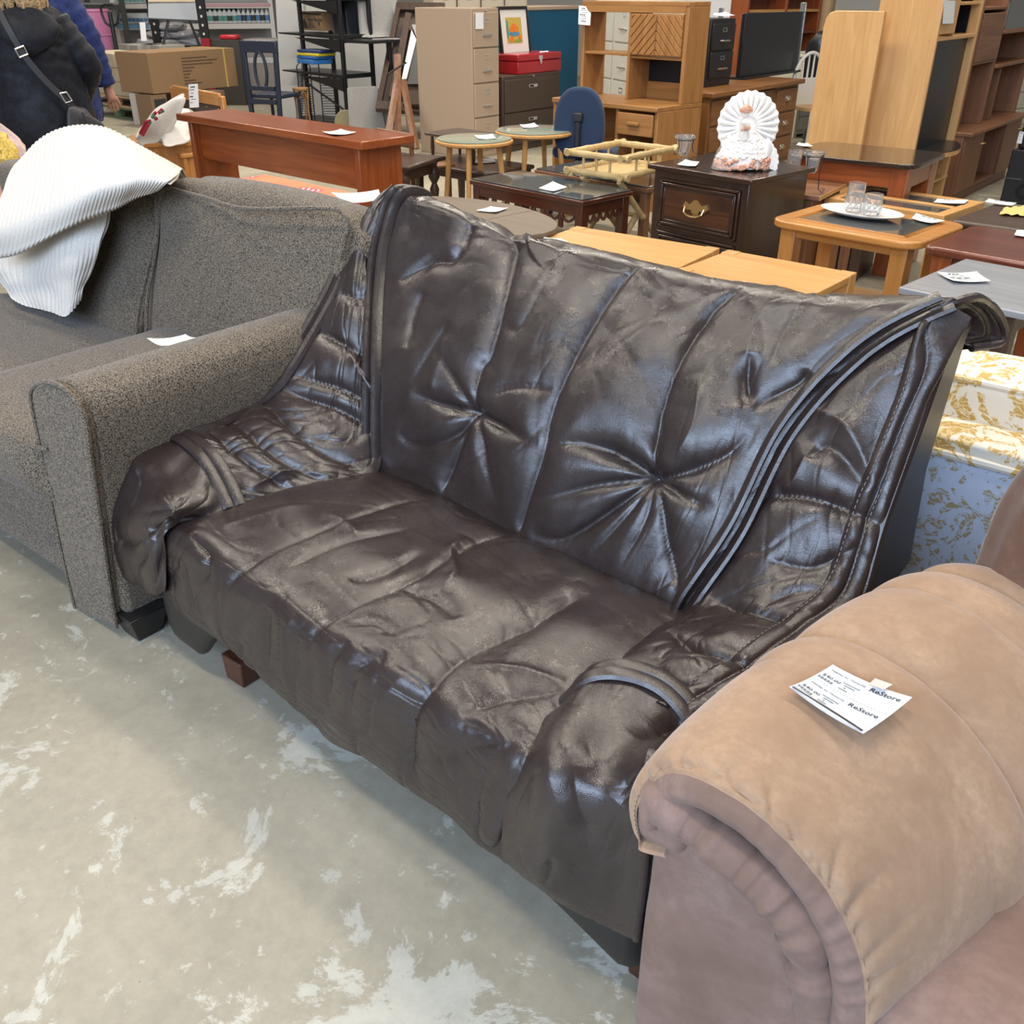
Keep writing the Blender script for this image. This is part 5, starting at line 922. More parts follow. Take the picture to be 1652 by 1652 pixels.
c=(-4.3,10.418,0.708); t=thing('leather_chair','black padded office chair behind the white spindle-back chair','chair',(c[0]-.1,c[1]+.6,0),20); weld(obj('backrest',blob8(box8(-.25,.25,-.05,.07,.50,1.06),12,.3,.2),plain('black_leather',(.012,.012,.014),.25),t,smooth=180)); weld(obj('seat',blob8(box8(-.26,.26,-.5,.02,.40,.52),10,.3,.1),plain('black_leather_seat',(.012,.012,.014),.25),t,smooth=180)); obj('post',M().tube([(0,-.22,.03),(0,-.22,.42)],[.20,.03],12),BLACKM,t)
c=(-4.232,10.067,0.557); t=thing('spindle_back_chair','white painted spindle-back chair with arched bow, beside the walnut desk','chair',(c[0],c[1],0),60); WC=plain('white_chair_paint',(.62,.61,.57),.4)
bow=[(.21*math.cos(a),0,.48+.45*math.sin(a)**.8 if math.sin(a)>0 else .45) for a in np.linspace(0.0,math.pi,25)]; obj('bow',M().tube(bow,.017,8),WC,t)
for k in range(6): x=-.15+.06*k; obj('spindle',M().tube([(x,0,.44),(x,-.0,.65),(x*1.05,0,.48+.45*max(0,1-(x/.21)**2)**.42)],[.008,.012,.008],6),WC,t)
bx(t,'splat',WC,(-.19,.19,-.008,.008,.44,.70),bevel=.004); obj('seat',M().prism(rrect(.44,.42,.12),.42,.45),plain('tan_seat',(.45,.27,.12),.4),t).location=(-.22,-.38,0)
for x,y in ((-.19,.0),(.19,.0),(-.19,-.36),(.19,-.36)): obj('leg',M().tube([(x*1.1,y*1.05,0),(x*.9,y*.95,.43)],.016,8),WC,t)
CRM=plain('cream_paint',(.55,.52,.42),.45)
def dresser(label,A,B,d,h,n,top=False):
    loc,rz,w=at(A,B); t=thing('dresser',label,'dresser',loc,rz); bx(t,'carcass',CRM,(0,w,.02,d,.03,h-.03)); bx(t,'top',CRM,(-.02,w+.02,-.01,d,h-.03,h),bevel=.008); 
    for x in (0,w-.05): bx(t,'fluted_post',CRM,(x,x+.05,.0,.03,0,h-.03))
    for k in range(n):
        z=.08+(h-.14)/n*k; H_=(h-.14)/n-.015; dr=bx(t,'drawer',CRM,(.06,w-.06,.002,.03,z,z+H_),bevel=.005)
        for x in (.25,.75): obj('bail_pull',M().tube([(w*x-.03,.0,z+H_*.6),(w*x-.02,-.015,z+H_*.45),(w*x+.02,-.015,z+H_*.45),(w*x+.03,.0,z+H_*.6)],.004,6),BRASS,dr)
dresser('cream painted dresser with drawers behind the white spindle-back chair',(-4.669,10.897,0.15)[:2],(-4.503,11.608,0.131)[:2],.45,.86,5)
dresser('cream painted dresser at the right edge above the black speaker',(-2.878,12.947,0.163)[:2],(-2.519,14.096,0.124)[:2],.45,.86,4)
A,B=(-3.362,14.5,0.809),(-2.878,15.753,0.774); loc,rz,w=at(A,B); o=obj('cork_board',M().box(0,w,0,.04,.86,1.5),CARD,None,bevel=.004); o.location=loc; o.rotation_euler=(0,0,math.radians(rz)); tag(o,'brown board standing above the cream dresser at the right edge','board')
# oak leaning tabletop, oak corner unit, walnut wall unit
A,B=(-2.824,6.85,0.544),(-2.425,6.85,0.51); loc,rz,w=at((A[0],6.85),(B[0],6.85)); o=obj('oak_tabletop',M().prism([(0,.02),(w,.02),(w,1.37),(.07,1.37),(.03,1.355),(.01,1.32),(0,1.27)],-.02,.02,'y'),OAKL['z'],None,bevel=.006); o.location=(A[0],6.85,0); tag(o,'light oak table leaf with rounded corner standing on end behind the dark dining table','tabletop')
t=thing('oak_corner_unit','tall light oak corner unit with black shelves and tag, right of the standing oak leaf','cabinet',(-2.12,6.98,0),90); w=.95; H=1.75
bx(t,'side_panel',OAKL['z'],(0,.03,-.01,.40,0,H)); bx(t,'side_panel',OAKL['z'],(w-.05,w,.0,.07,0,H)); bx(t,'back_panel',BLACKSCREEN,(.03,w-.05,.05,.07,.5,1.195),bevel=0); 
for b in ((.03,w-.05,.21,.23,1.22,H),(w-.06,w-.05,.07,.21,1.22,H),(.03,w-.05,.21,.23,0,.46),(w-.06,w-.05,.07,.21,0,.46)): bx(t,'niche_lining',BLACKSCREEN,b,bevel=0)
bx(t,'rail',OAKL['x'],(.03,w-.05,-.0,.2,1.195,1.22)); bx(t,'door',OAKL['z'],(.035,.36,-.008,.012,1.235,H-.02)); bx(t,'divider',OAKL['z'],(.365,.385,0,.2,1.22,H)); bx(t,'shelf',OAKL['x'],(.385,w-.05,.01,.2,1.40,1.42)); bx(t,'shelf',OAKL['x'],(.385,w-.05,.01,.2,1.58,1.60))
cv=[(.03,.2)]+[(.03+(w-.08)*k/12,-.16*math.sin(math.pi*(k/12)*.9+.15)) for k in range(13)]+[(w-.05,.2)]
obj('curved_shelf',M().prism(cv,.495,.502),BLACKSCREEN,t); obj('curved_edge',M().prism([(x,y) for x,y in cv[1:-1]]+[(x,y+.02) for x,y in reversed(cv[1:-1])],.465,.496),OAKL['x'],t); bx(t,'door',OAKL['z'],(.035,.33,-.09,-.02,.03,.465)); bx(t,'shelf',OAKL['x'],(.35,w-.05,-.02,.2,.24,.26)); bx(t,'plinth',OAKL['x'],(.03,w-.05,.0,.2,0,.03))
paper('white price tag taped high on the light oak corner unit',[(-2.1,6.933,1.434),(-2.1,7.17,1.426),(-2.1,7.229,1.296),(-2.1,6.994,1.298)],.004,8)
t=thing('walnut_wall_unit','tall walnut wall unit with open shelves and low doors at the right','cabinet',(-2.08,8.02,0),90); w=1.7; d=.32; H=1.75
bx(t,'plinth',WALNUT['x'],(.02,w,.02,d,0,.08)); bx(t,'side_panel',WALNUT['z'],(0,.025,0,d,.08,.52)); bx(t,'counter',WALNUT['x'],(-.02,w+.02,-.06,d,.52,.545)); 
for x0,x1 in ((.03,.55),(1.2,w)): dv=bx(t,'door',WALNUT['z'],(x0,x1,-.01,.01,.09,.515)); obj('door_pull',M().tube([(x1-.08,-.01,.42),(x1-.075,-.03,.42),(x1-.02,-.03,.42),(x1-.015,-.01,.42)],.006,6),BRASS,dv)
bx(t,'niche_side',WALNUT['z'],(.545,.56,.01,.3,.08,.52)); bx(t,'niche_side',WALNUT['z'],(1.19,1.205,.01,.3,.08,.52)); bx(t,'side_panel',WALNUT['z'],(w-.02,w,0,d,.08,.52)); bx(t,'niche_back',WALNUT['z'],(.55,1.2,.2,.22,.08,.52)); bx(t,'niche_floor',WALNUT['x'],(.55,1.2,.0,.2,.08,.10)); bx(t,'back_panel',WALNUT['z'],(0,w,d-.02,d,.545,H))
for x in (0,.62,w-.03): bx(t,'upright',WALNUT['z'],(x,x+.03,.06,d,.545,H))
bx(t,'divider',WALNUT['z'],(.95,.97,.08,d,.545,.95)); bx(t,'cabinet_door',WALNUT['x'],(.03,.62,.05,.07,1.02,1.34)); bx(t,'shelf',WALNUT['x'],(.03,.62,.06,d,1.0,1.02)); bx(t,'shelf',WALNUT['x'],(.65,w-.03,.04,d,.95,.975)); bx(t,'shelf',WALNUT['x'],(.65,w-.03,.04,d,1.19,1.215)); bx(t,'shelf',WALNUT['x'],(.03,.62,.06,d,1.36,1.38))
gd=bx(t,'glass_door',GLASST,(.66,w-.04,.05,.056,1.22,H),bevel=0); c=thing('decorative_plate','pale plate standing behind the glass door of the walnut wall unit','plate',(-2.08-.25,8.02+1.25,1.215)); obj('disc',M().lathe([(.02,0),(.10,.006),(.135,.02),(.13,.024),(.09,.012),(0,.008)],n=24),plain('pale_plate',(.5,.48,.42),.3),c).rotation_euler=(0,math.radians(80),0); c.location.z=1.35
# dining table in front of them
loc,rz,w=at((-2.467,5.625,0.64),(-1.678,5.633,0.64)); t=thing('dining_table','cherry dining table with dark glossy top in front of the standing oak panels','table',loc,rz); d=.62
obj('tabletop',M().prism(rrect(w,d,.10),.615,.64),plain('dark_gloss_top',(.035,.022,.016),.10,coat=.5),t,bevel=.005); apron(t,CHERRY['x'],w,d,.50,.615,.05,.025); leg4(t,CHERRY['z'],w,d,.62,.10,.045)
paper('white price tag at the left end of the dark glossy dining table',[(-2.535,6.007,0.646),(-2.479,6.019,0.646),(-2.398,5.916,0.646),(-2.503,5.897,0.646)],.008,0)
# black speaker and oak board
loc,rz,w=at((-1.826,8.484,0),(-1.465,8.464,0)); t=thing('loudspeaker','black floor loudspeaker at the right edge before the walnut wall unit','speaker',loc,rz); PL=plain('black_plastic',(.016,.016,.018),.45)
bx(t,'cabinet',PL,(0,w,0,.28,0,.40),bevel=.01); bx(t,'top_unit',PL,(.03,w,.02,.26,.40,.60),bevel=.02); bx(t,'trim_strip',CHROME,(.01,.12,-.004,.0,.185,.19),bevel=0); obj('woofer',M().prism([(.16+.06*math.cos(a*.314),.10+.06*math.sin(a*.314)) for a in range(20)],-.006,.002,'y'),BLACKSCREEN,t); obj('cone',M().prism([(.16+.03*math.cos(a*.314),.10+.03*math.sin(a*.314)) for a in range(20)],-.010,-.004,'y'),BLACKM,t)
paper('white sticker on the top of the black floor loudspeaker',[(-1.766,8.3,0.553),(-1.735,8.3,0.551),(-1.732,8.3,0.468),(-1.767,8.3,0.469)],0,3,name='sticker',cat='sticker')
A=(-1.901,8.685,0); o=obj('oak_board',M().box(0,.10,0,.03,0,.42),GOLDOAK['z'],None,bevel=.004); o.location=(A[0],A[1]+.35,0); o.rotation_euler=(0,0,math.radians(30)); tag(o,'narrow golden oak board standing behind the black loudspeaker','board')

# ---------------- left back: partition, racks, pallets, shelves ----------------
def slabw(name,label,cat,c4,th,mat,bevel=.004):
    """flat board given by its four corners (bl br tr tl)"""
    c=slab(*c4,th); L=np.mean(c,axis=0); o=obj(name,M().hexa([tuple(p-L) for p in (c[0],c[1],c[2],c[3],c[4],c[5],c[6],c[7])]),mat,None,bevel=bevel); o.location=L; return tag(o,label,cat)
c0=(-10.115,8.116,0.36); a=math.radians(0)
slabw('partition_panel','tall pale grey partition panel standing behind the navy chair','panel',[(-9.999,7.865,0.089),(-9.704,7.896,0.108),(-10.137,8.502,1.426),(-10.545,8.392,1.425)],.05,GREYP)
slabw('partition_panel','light grey panel board standing behind the black metal shelf rack','panel',[(-10.215,8.369,0.007),(-9.579,9.386,-0.115),(-10.123,10.058,1.419),(-10.754,8.958,1.422)],.04,GREYP)
# navy chair
def w2(a): return (a[0],a[1],0)
A,B=(-9.523,7.01,0.212),(-9.123,7.126,0.23); loc,rz,w=at(A,B); t=thing('dining_chair','navy blue painted dining chair with oval loop back','chair',loc,rz); H=1.0
for x in (0,w-.05): obj('post',M().hexa([(x,0,0),(x+.05,0,0),(x+.05,.04,0),(x,.04,0),(x+(-.03 if x==0 else .03),.03,H),(x+.05+(-.03 if x==0 else .03),.03,H),(x+.05+(-.03 if x==0 else .03),.07,H),(x+(-.03 if x==0 else .03),.07,H)]),NAVY,t,bevel=.006)
bx(t,'crest_rail',NAVY,(-.035,w+.035,.02,.06,H-.12,H),bevel=.012); bx(t,'lower_rail',NAVY,(.04,w-.04,.0,.035,.50,.545)); bx(t,'lower_rail',NAVY,(.04,w-.04,.0,.035,.36,.41))
q=[]
for k in range(25): a=2*math.pi*k/24; q.append((w/2+.075*math.cos(a),.03,.70+.19*math.sin(a)))
obj('oval_loop',M().tube(q,.018,8),NAVY,t); obj('seat',M().prism(rrect(w+.04,.42,.05),.42,.46),NAVY,t,bevel=.008).location=(-.02,.04,0)
for x in (.02,w-.02): obj('leg',M().tube([(x,.42,0),(x,.42,.43)],.02,8),NAVY,t)
paper('small white sticker on the top rail of the navy dining chair',[(-9.561,7.147,0.952),(-9.544,7.17,0.964),(-9.515,7.167,0.928),(-9.53,7.142,0.91)],0,0,name='sticker',cat='sticker')
# black metal shelf rack
A,B=(-9.511,7.877,0.172),(-8.791,7.836,0.125); loc,rz,w=at(A,B); t=thing('shelf_rack','black metal shelf rack with sloped brackets left of the tipped table','rack',loc,rz)
for x,y in ((0,0),(w,0),(0,.42),(w,.42)): bx(t,'post',BLACKM,(x-.02,x+.02,y-.02,y+.02,0,1.7),bevel=.002)
for z in (.06,.60,1.0,1.38): obj('shelf',M().hexa([(-.42,-.03,z+.03),(w,-.03,z),(w,.45,z),(-.42,.45,z+.03),(-.42,-.03,z+.045),(w,-.03,z+.045),(w,.45,z+.045),(-.42,.45,z+.045)]),BLACKM,t,bevel=.002)
for z in (.60,1.0,1.38): obj('bracket',M().prism([(-.10,z),(w,z),(w,z-.13)],-.035,-.025,'y'),BLACKM,t)
obj('brace',M().tube([(0,0,.52),(w,0,.25)],.012,6),BLACKM,t); bx(t,'side_shelf',BLACKM,(w,w+.48,-.0,.42,.97,1.0),bevel=.002); bx(t,'side_post',BLACKM,(w+.40,w+.45,.3,.34,0,.97),bevel=.002)
c=(-9.446,7.992,1.072); t2=thing('cardboard_box','long brown printed cardboard box on the upper shelf of the black rack','box',(c[0],c[1],c[2]),rz-14); bx(t2,'carton',CARD,(-.29,.27,0,.2,0,.19),bevel=.004); m=M()
for k,(s,u,z,sz) in enumerate((('Home Wine Rack',-.11,.095,.055),)):
    vs,fs=textmesh(s,sz,.0008); m.add([(u+x,-.002,z+y) for x,y,_ in vs],fs)
for k in range(4): m.add([(-.10,-.002,.03+k*.015),(.08-k*.02,-.002,.03+k*.015),(.08-k*.02,-.002,.036+k*.015),(-.10,-.002,.036+k*.015)],[(0,1,2,3)])
m.add([(.19,-.002,.05),(.215,-.002,.075),(.19,-.002,.10),(.165,-.002,.075)],[(0,1,2,3)]); m.add([(-.29,-.002,.16),(.27,-.002,.16),(.27,-.002,.18),(-.29,-.002,.18)],[(0,1,2,3)])
m.add([(-.28,-.002,.02),(-.14,-.002,.02),(-.17,-.002,.07),(-.22,-.002,.12),(-.27,-.002,.10)],[(0,1,2,3,4)]); obj('print',m,INK,t2,smooth=0,kind='stuff')
for k,(px,col,lab) in enumerate(((0,(.03,.18,.50),'blue folder at the bottom of the folder pile on the black rack'),(1,(.02,.12,.38),'second blue folder of the pile on the black rack'),(2,(.70,.55,.04),'yellow folder in the pile on the black rack'),(3,(.02,.05,.16),'navy folder on top of the pile on the black rack'))):
    c=(-9.354,7.896,0.736); o=obj('folder',M().box(-.20,.20,-.13,.13,0,.045 if k<1 else .03),plain('folder_%d'%k,col,.4),None,bevel=.008); o.location=(c[0]+.01*k,c[1]+.008*k,c[2]+(0,.05,.082,.115)[k]); o.rotation_euler=(0,0,math.radians(rz-10+k*5)); tag(o,lab,'folder','folders on the black rack')
# wire racks, plant stand, spools
def wire_rack(label,c,h,wd,n):
    t=thing('wire_rack',label,'rack',(c[0],c[1],0),35); m=M()
    for x in (0,wd): m.tube([(x,0,0),(x,0,h)],.007,6)
    obj('upright',m.tube([(0,0,h),(wd*.3,0,h+.05),(wd*.7,0,h+.05),(wd,0,h)],.006,6),BLACKM,t); m=M()
    for k in range(n): z=.05+(h-.1)*k/n; m.tube([(0,0,z),(wd,0,z)],.0035,4)
    obj('wires',m,BLACKM,t,kind='stuff')
wire_rack('black wire rack behind the rattan plant stand',(-9.575,7.802,0.139),.70,.16,22); wire_rack('black wire rack with white sticker beside the cable spools',(-9.318,7.917,0.113),.72,.17,22)
c=(-9.29,7.593,0.144); t=thing('plant_stand','small round rattan plant stand in front of the partition panel','stand',(c[0],c[1],0),0); RAT=plain('rattan',(.42,.22,.09),.6)
obj('top',M().lathe([(.0,.47),(.09,.475),(.095,.49),(.09,.50),(0,.50)],n=16),RAT,t)
for k in range(4): a=k*math.pi/2+.4; obj('leg',M().tube([(.095*math.cos(a),.095*math.sin(a),0),(.075*math.cos(a),.075*math.sin(a),.25),(.085*math.cos(a),.085*math.sin(a),.48)],.010,6),RAT,t); 
for k in range(4):
    a=k*math.pi/2+.4; b=a+math.pi/2; obj('arch',M().tube([(.085*math.cos(a),.085*math.sin(a),.36),(.085*math.cos(a+.5),.085*math.sin(a+.5),.44),(.085*math.cos((a+b)/2),.085*math.sin((a+b)/2),.465),(.085*math.cos(b-.5),.085*math.sin(b-.5),.44),(.085*math.cos(b),.085*math.sin(b),.36)],.006,6),RAT,t)
obj('lower_ring',M().tube([(.085*math.cos(k*.3),.085*math.sin(k*.3),.10) for k in range(22)],.009,6),RAT,t)
for k,(c,lab) in enumerate((((-8.76,7.803,0.25),'left cable spool on the floor by the black rack'),((-8.711,7.922,0.256),'right cable spool on the floor by the black rack'))):
    t=thing('cable_spool',lab,'spool',(c[0],c[1],.145),-58,'cable spools'); OLV=plain('olive_flange_%d'%k,(.30,.26,.14),.6)
    for x in (-.07,.05): o=obj('flange',M().lathe([(.02,-.008),(.135,-.008),(.145,0),(.135,.008),(.02,.008)],n=28),OLV,t); o.rotation_euler=(0,math.pi/2,0); o.location=(x,0,0)
    o=obj('hub',M().lathe([(.10,-.06),(.10,.05)],n=20),plain('cable_wrap_%d'%k,(.24,.20,.12),.7),t); o.rotation_euler=(0,math.pi/2,0); o.location=(-.01,0,0)
# grey moulded seat shells
def shell(label,c,rz,s=1.0,mat=None,lean=0):
    q=[(-.30,0,.03),(-.10,0,.0),(.02,0,.06),(.06,0,.20),(.09,0,.42),(.13,0,.62)]; w_=.27*s
    P_=np.array([[(x*s,y*w_*(1-.25*(i/5.)**2),z*s) for y in np.linspace(-1,1,9)] for i,(x,_,z) in enumerate(q)],float)
    P_=cr(cr(P_,24,0),16,1); n=normals(P_); m=M().grid(P_).grid((P_-n*.02)[:, ::-1])
    edge=[tuple(p) for p in P_[:,0]]+[tuple(p) for p in P_[-1,1:]]+[tuple(p) for p in P_[::-1,-1][1:]]+[tuple(p) for p in P_[0,::-1][1:]]
    t=thing('seat_shell',label,'seat',c,rz); obj('shell',m,mat or GREYF,t,smooth=180); obj('rim',M().tube(edge,.014,6),mat or GREYF,t); t.rotation_euler=(0,math.radians(lean),math.radians(rz)); return t
c=(-8.358,7.918,0.163); shell('front grey felt seat shell leaning on the tipped table',(c[0],c[1],.0),165,.80); c=(-8.351,7.776,0.163); shell('rear grey felt seat shell leaning by the cable spools',(c[0],c[1]-.02,.0),165,.85)
c=(-8.717,8.361,0.97); shell('grey felt seat shell standing on the shelf of the black rack',(c[0],c[1],c[2]),165,.9); c=(-8.932,8.33,0.966); shell('navy padded seat shell standing on the shelf of the black rack',(c[0],c[1],c[2]),180,.9,plain('navy_vinyl',(.025,.035,.05),.3)); c=(-8.983,8.146,0.97); shell('black seat shell with pale edge at the left on the shelf of the black rack',(c[0],c[1],c[2]),185,.85,plain('black_pad',(.02,.02,.022),.5))
# tipped table with frame, easel
t=thing('tipped_table','dark wooden table tipped on its side, showing framed underside and mirror','table',(-7.908,7.954,0.32)[:2]+(0,),0)
def board(name,c4,th,mat,parent=t,bevel=.004):
    c=slab(*c4,th); return wobj(name,M().hexa([tuple(p) for p in c]),mat,parent,bevel=bevel)
DKB=DARKW['x']
board('tabletop',[(-8.24,7.763,0.327),(-7.707,8.36,0.249),(-8.307,9.028,1.33),(-8.743,8.679,1.336)],.04,plain('brown_underside',(.055,.035,.024),.6))
for q in ([(-8.182,7.708,0.329),(-8.137,7.74,0.323),(-8.64,8.655,1.331),(-8.686,8.622,1.337)],[(-8.646,8.576,1.27),(-8.211,8.92,1.257),(-8.239,8.955,1.338),(-8.672,8.609,1.344)],[(-8.172,7.698,0.324),(-7.581,8.184,0.272),(-7.615,8.226,0.368),(-8.197,7.748,0.4)]): board('frame_rail',q,.08,DKB)
board('apron_rail',[(-8.054,7.802,0.436),(-7.99,7.853,0.436),(-8.411,8.585,1.223),(-8.47,8.546,1.235)],.09,DKB); board('apron_rail',[(-8.361,8.423,1.066),(-8.025,8.686,1.054),(-8.102,8.776,1.162),(-8.44,8.511,1.174)],.07,DKB); board('apron_rail',[(-7.901,7.855,0.379),(-7.548,8.132,0.367),(-7.655,8.258,0.539),(-7.984,8.001,0.551)],.05,DKB)
board('mirror_glass',[(-7.94,7.969,0.581),(-7.623,8.225,0.581),(-7.912,8.561,0.998),(-8.148,8.369,0.998)],.012,plain('grey_mirror',(.10,.10,.095),.25)); board('white_panel',[(-7.984,7.939,0.63),(-7.941,7.974,0.63),(-8.133,8.353,0.999),(-8.226,8.376,1.095)],.012,WHITE); board('white_panel',[(-8.145,8.366,1.011),(-7.908,8.558,1.011),(-7.994,8.657,1.142),(-8.274,8.43,1.142)],.012,GREYF)
slabw('white_carton','white flat carton on the floor behind the wooden easel','box',[(-7.932,7.999,0.206),(-7.788,8.189,0.206),(-7.84,8.253,0.352),(-7.981,8.06,0.345)],.10,plain('white_card',(.55,.54,.48),.7))
t=thing('easel','brown wooden tripod easel in front of the tipped table','easel',(-7.094,7.007,0.143)[:2]+(0,),0)
for q in (((-7.563,7.478,0.908),(-7.085,6.946,0.15)),((-7.445,7.342,0.692),(-7.055,6.765,0.172)),((-7.397,7.373,0.681),(-6.889,7.006,0.115))):
    a,b=[Vector(p) for p in q]; b.z=max(b.z,0.0); wobj('leg',M().tube([a,b],.035,4,flat=.5),WALNUT['z'],t)
wobj('leg',M().tube([(-7.505,7.498,0.668),(-7.236,7.288,0.077)],.03,4,flat=.5),WALNUT['z'],t); wobj('peg',M().tube([(-7.417,7.189,0.753),(-7.39,7.423,0.844)],.010,6),BLACKM,t)
# pallets with cartons
def pallet(label,c,rz,mat,z0=0,w=1.1,d=1.0):
    t=thing('pallet',label,'pallet',(c[0],c[1],z0),rz)
    for y in np.linspace(0,d-.1,6): bx(t,'deck_board',mat,(0,w,y,y+.12,.115,.137),bevel=.003)
    for x in (0,w/2-.05,w-.1):
        for y in (0,d/2-.05,d-.1): bx(t,'block',mat,(x,x+.1,y,y+.1,.02,.115),bevel=.003)
    for y in (0,d/2-.05,d-.1): bx(t,'base_board',mat,(0,w,y,y+.1,0,.02),bevel=.003)
    return t
A,B=(-13.1,7.076,0),(-11.791,7.007,0); loc,rz,w=at(A,B); PG=plain('green_wood',(.13,.17,.10),.7)
pallet('green painted pallet under the raw wood pallet','' or (loc[0],loc[1]),rz,PG,0,max(w,.9)); pallet('raw wood pallet stacked on the green pallet, under pale cartons',(loc[0],loc[1]),rz,PINE,.14,max(w,.9))
ca,sa=math.cos(math.radians(rz)),math.sin(math.radians(rz))
def lp(x,y): return (loc[0]+x*ca-y*sa,loc[1]+x*sa+y*ca)
rr=random.Random(7); k=0
names=['bottom left','bottom middle','bottom right','middle left','middle centre','middle right','upper left','upper centre','upper right']
for r in range(3):
    for cidx in range(3):
        x=.02+cidx*(max(w,.9)-.04)/3; bw=(max(w,.9)-.05)/3; p=lp(x,.02); t=thing('carton','pale cardboard carton, %s of the front stack on the pallets'%names[k],'carton',(p[0],p[1],.28+r*.165),rz+rr.uniform(-2,2),'cartons on the pallets')
        bx(t,'box',plain('pale_carton_%d'%k,(.50+.05*rr.random(),.43+.05*rr.random(),.32),.85),(0,bw,0,.5,0,.16),bevel=.004); bx(t,'tape_strip',CARDL,(bw*.42,bw*.56,-.002,.0,0,.16),bevel=0); k+=1
p=lp(.45,.62); 
for k,(x,y,z,ww,lab) in enumerate(((.05,.62,.56,.55,'long pale carton behind the top of the carton stack'),(.62,.62,.56,.5,'pale carton with a label behind the large brown carton'))):
    p=lp(x,y); t=thing('carton',lab,'carton',(p[0],p[1],.28),rz); bx(t,'box',CARDL,(0,ww,0,.35,0,.44),bevel=.004); bx(t,'label',PAPER,(ww*.6,ww*.8,-.003,0,.34,.42),bevel=0)
for k,(px,lab) in enumerate((((-13.539,8.036,0.816),'grey carton lying behind the pallet stack, near the pink drum'),((-13.289,8.217,0.785),'grey carton lying behind the pallet stack, under the black upright'))):
    t=thing('carton',lab,'carton',(px[0],px[1],0),rz); bx(t,'box',plain('grey_carton_%d'%k,(.36,.34,.30),.8),(-.28,.28,0,.4,0,.80),bevel=.004); bx(t,'tape_strip',CARDL,(-.03,.03,-.003,0,.5,.80),bevel=0)
A,B=(-11.148,6.848,0.376),(-11.268,8.181,0.313); lo,rz2,w=at(A,B); t=thing('large_carton','big long brown cardboard carton with printing, in front of the pallets','carton',(lo[0],lo[1],A[2]),rz2); hh=.45
bx(t,'box',CARD,(0,w,0,.62,0,hh),bevel=.005); bx(t,'strap',plain('yellow_strap',(.6,.45,.1),.5),(w*.86,w*.875,-.004,.0,0,hh),(w*.86,w*.875,0,.62,hh,hh+.004),bevel=0); m=M(); rr=random.Random(3)
for k in range(9): L_=(.30,.42,.36,.14,.10,.08,.06,.13,.2)[k]*w/1.1*1.1; m.add([(w*.36,-.002,hh-.09-k*.036),(w*.36+L_,-.002,hh-.09-k*.036),(w*.36+L_,-.002,hh-.075-k*.036),(w*.36,-.002,hh-.075-k*.036)],[(0,1,2,3)])
obj('print',m,plain('carton_ink',(.10,.06,.04),.8),t,smooth=0,kind='stuff')
for k,(px,py,lab,cc) in enumerate(((236,200,'white and red carton standing under the long brown carton',(.55,.50,.46)),(262,190,'brown carton with dark printed panel under the long brown carton',(.22,.14,.08)),(320,185,'plain brown carton under the right half of the long brown carton',(.20,.125,.07)))):
    c=[(-11.34,6.889,0.037),(-11.16,6.911,0.069),(-10.949,7.374,0.065)][k]; t=thing('carton',lab,'carton',(c[0],c[1],0),rz2); bx(t,'box',plain('lower_carton_%d'%k,cc,.8),((-.06,-.11,-.11)[k],(.06,.12,.38)[k],0,.3,0,A[2]-.01),bevel=.004); bx(t,'printed_panel',[RED,INK,CARDL][k],(-.045 if k==0 else -.07,.0 if k==0 else .10,-.003,0,.10,.13 if k==0 else A[2]-.06),bevel=0)
    if k==1:
        vs,fs=textmesh('Dest',.08,.002); obj('print',M().add([(-.06+x,-.005,.12+y) for x,y,z in vs],fs),PAPER,t,smooth=0,kind='stuff')
# pink drum, pallet jack handle
c=(-15.301,8.594,0.701); t=thing('plastic_drum','pink plastic drum with ribbed rings behind the blue coat','drum',(c[0],c[1],.40),0); PK=plain('pink_plastic',(.62,.22,.42),.4)
obj('body',M().lathe([(.19,0),(.20,.02),(.205,.22),(.215,.23),(.205,.24),(.215,.45),(.228,.46),(.218,.47),(.235,.78),(.245,.79),(.24,.82),(.0,.82)],n=32),PK,t,smooth=40); m=M()
for k in range(6): m.box(-.05+.01*k,.12,-.246,-.23,.50+k*.028,.512+k*.028)
obj('print',m,PAPER,t,kind='stuff'); o=obj('drum_stand',M().box(-.3,.3,-.3,.3,0,.40),CARDL,None,bevel=.01); o.location=(c[0],c[1],0); o.rotation_euler=(0,0,math.radians(rz)); o.name='storage_box'; tag(o,'storage box under the pink plastic drum','box')
c=(-14.131,8.201,0.89); t=thing('pallet_jack','black pallet jack handle standing in front of the pink drum','cart',(c[0],c[1],0),215)
obj('shaft',M().tube([(0,0,.0),(0,0,1.2)],.03,8),BLACKM,t); obj('handle_loop',M().tube([(0,0,1.0),(-.09,0,1.06),(-.12,0,1.16),(-.12,0,1.26),(-.06,0,1.29),(.06,0,1.29),(.12,0,1.26),(.12,0,1.16),(.09,0,1.06),(0,0,1.0)],.018,8),BLACKM,t); obj('fork_base',M().box(-.26,-.1,-.1,.9,.03,.09).box(.1,.26,-.1,.9,.03,.09).box(-.26,.26,-.25,-.1,.03,.16),BLACKM,t,bevel=.01)
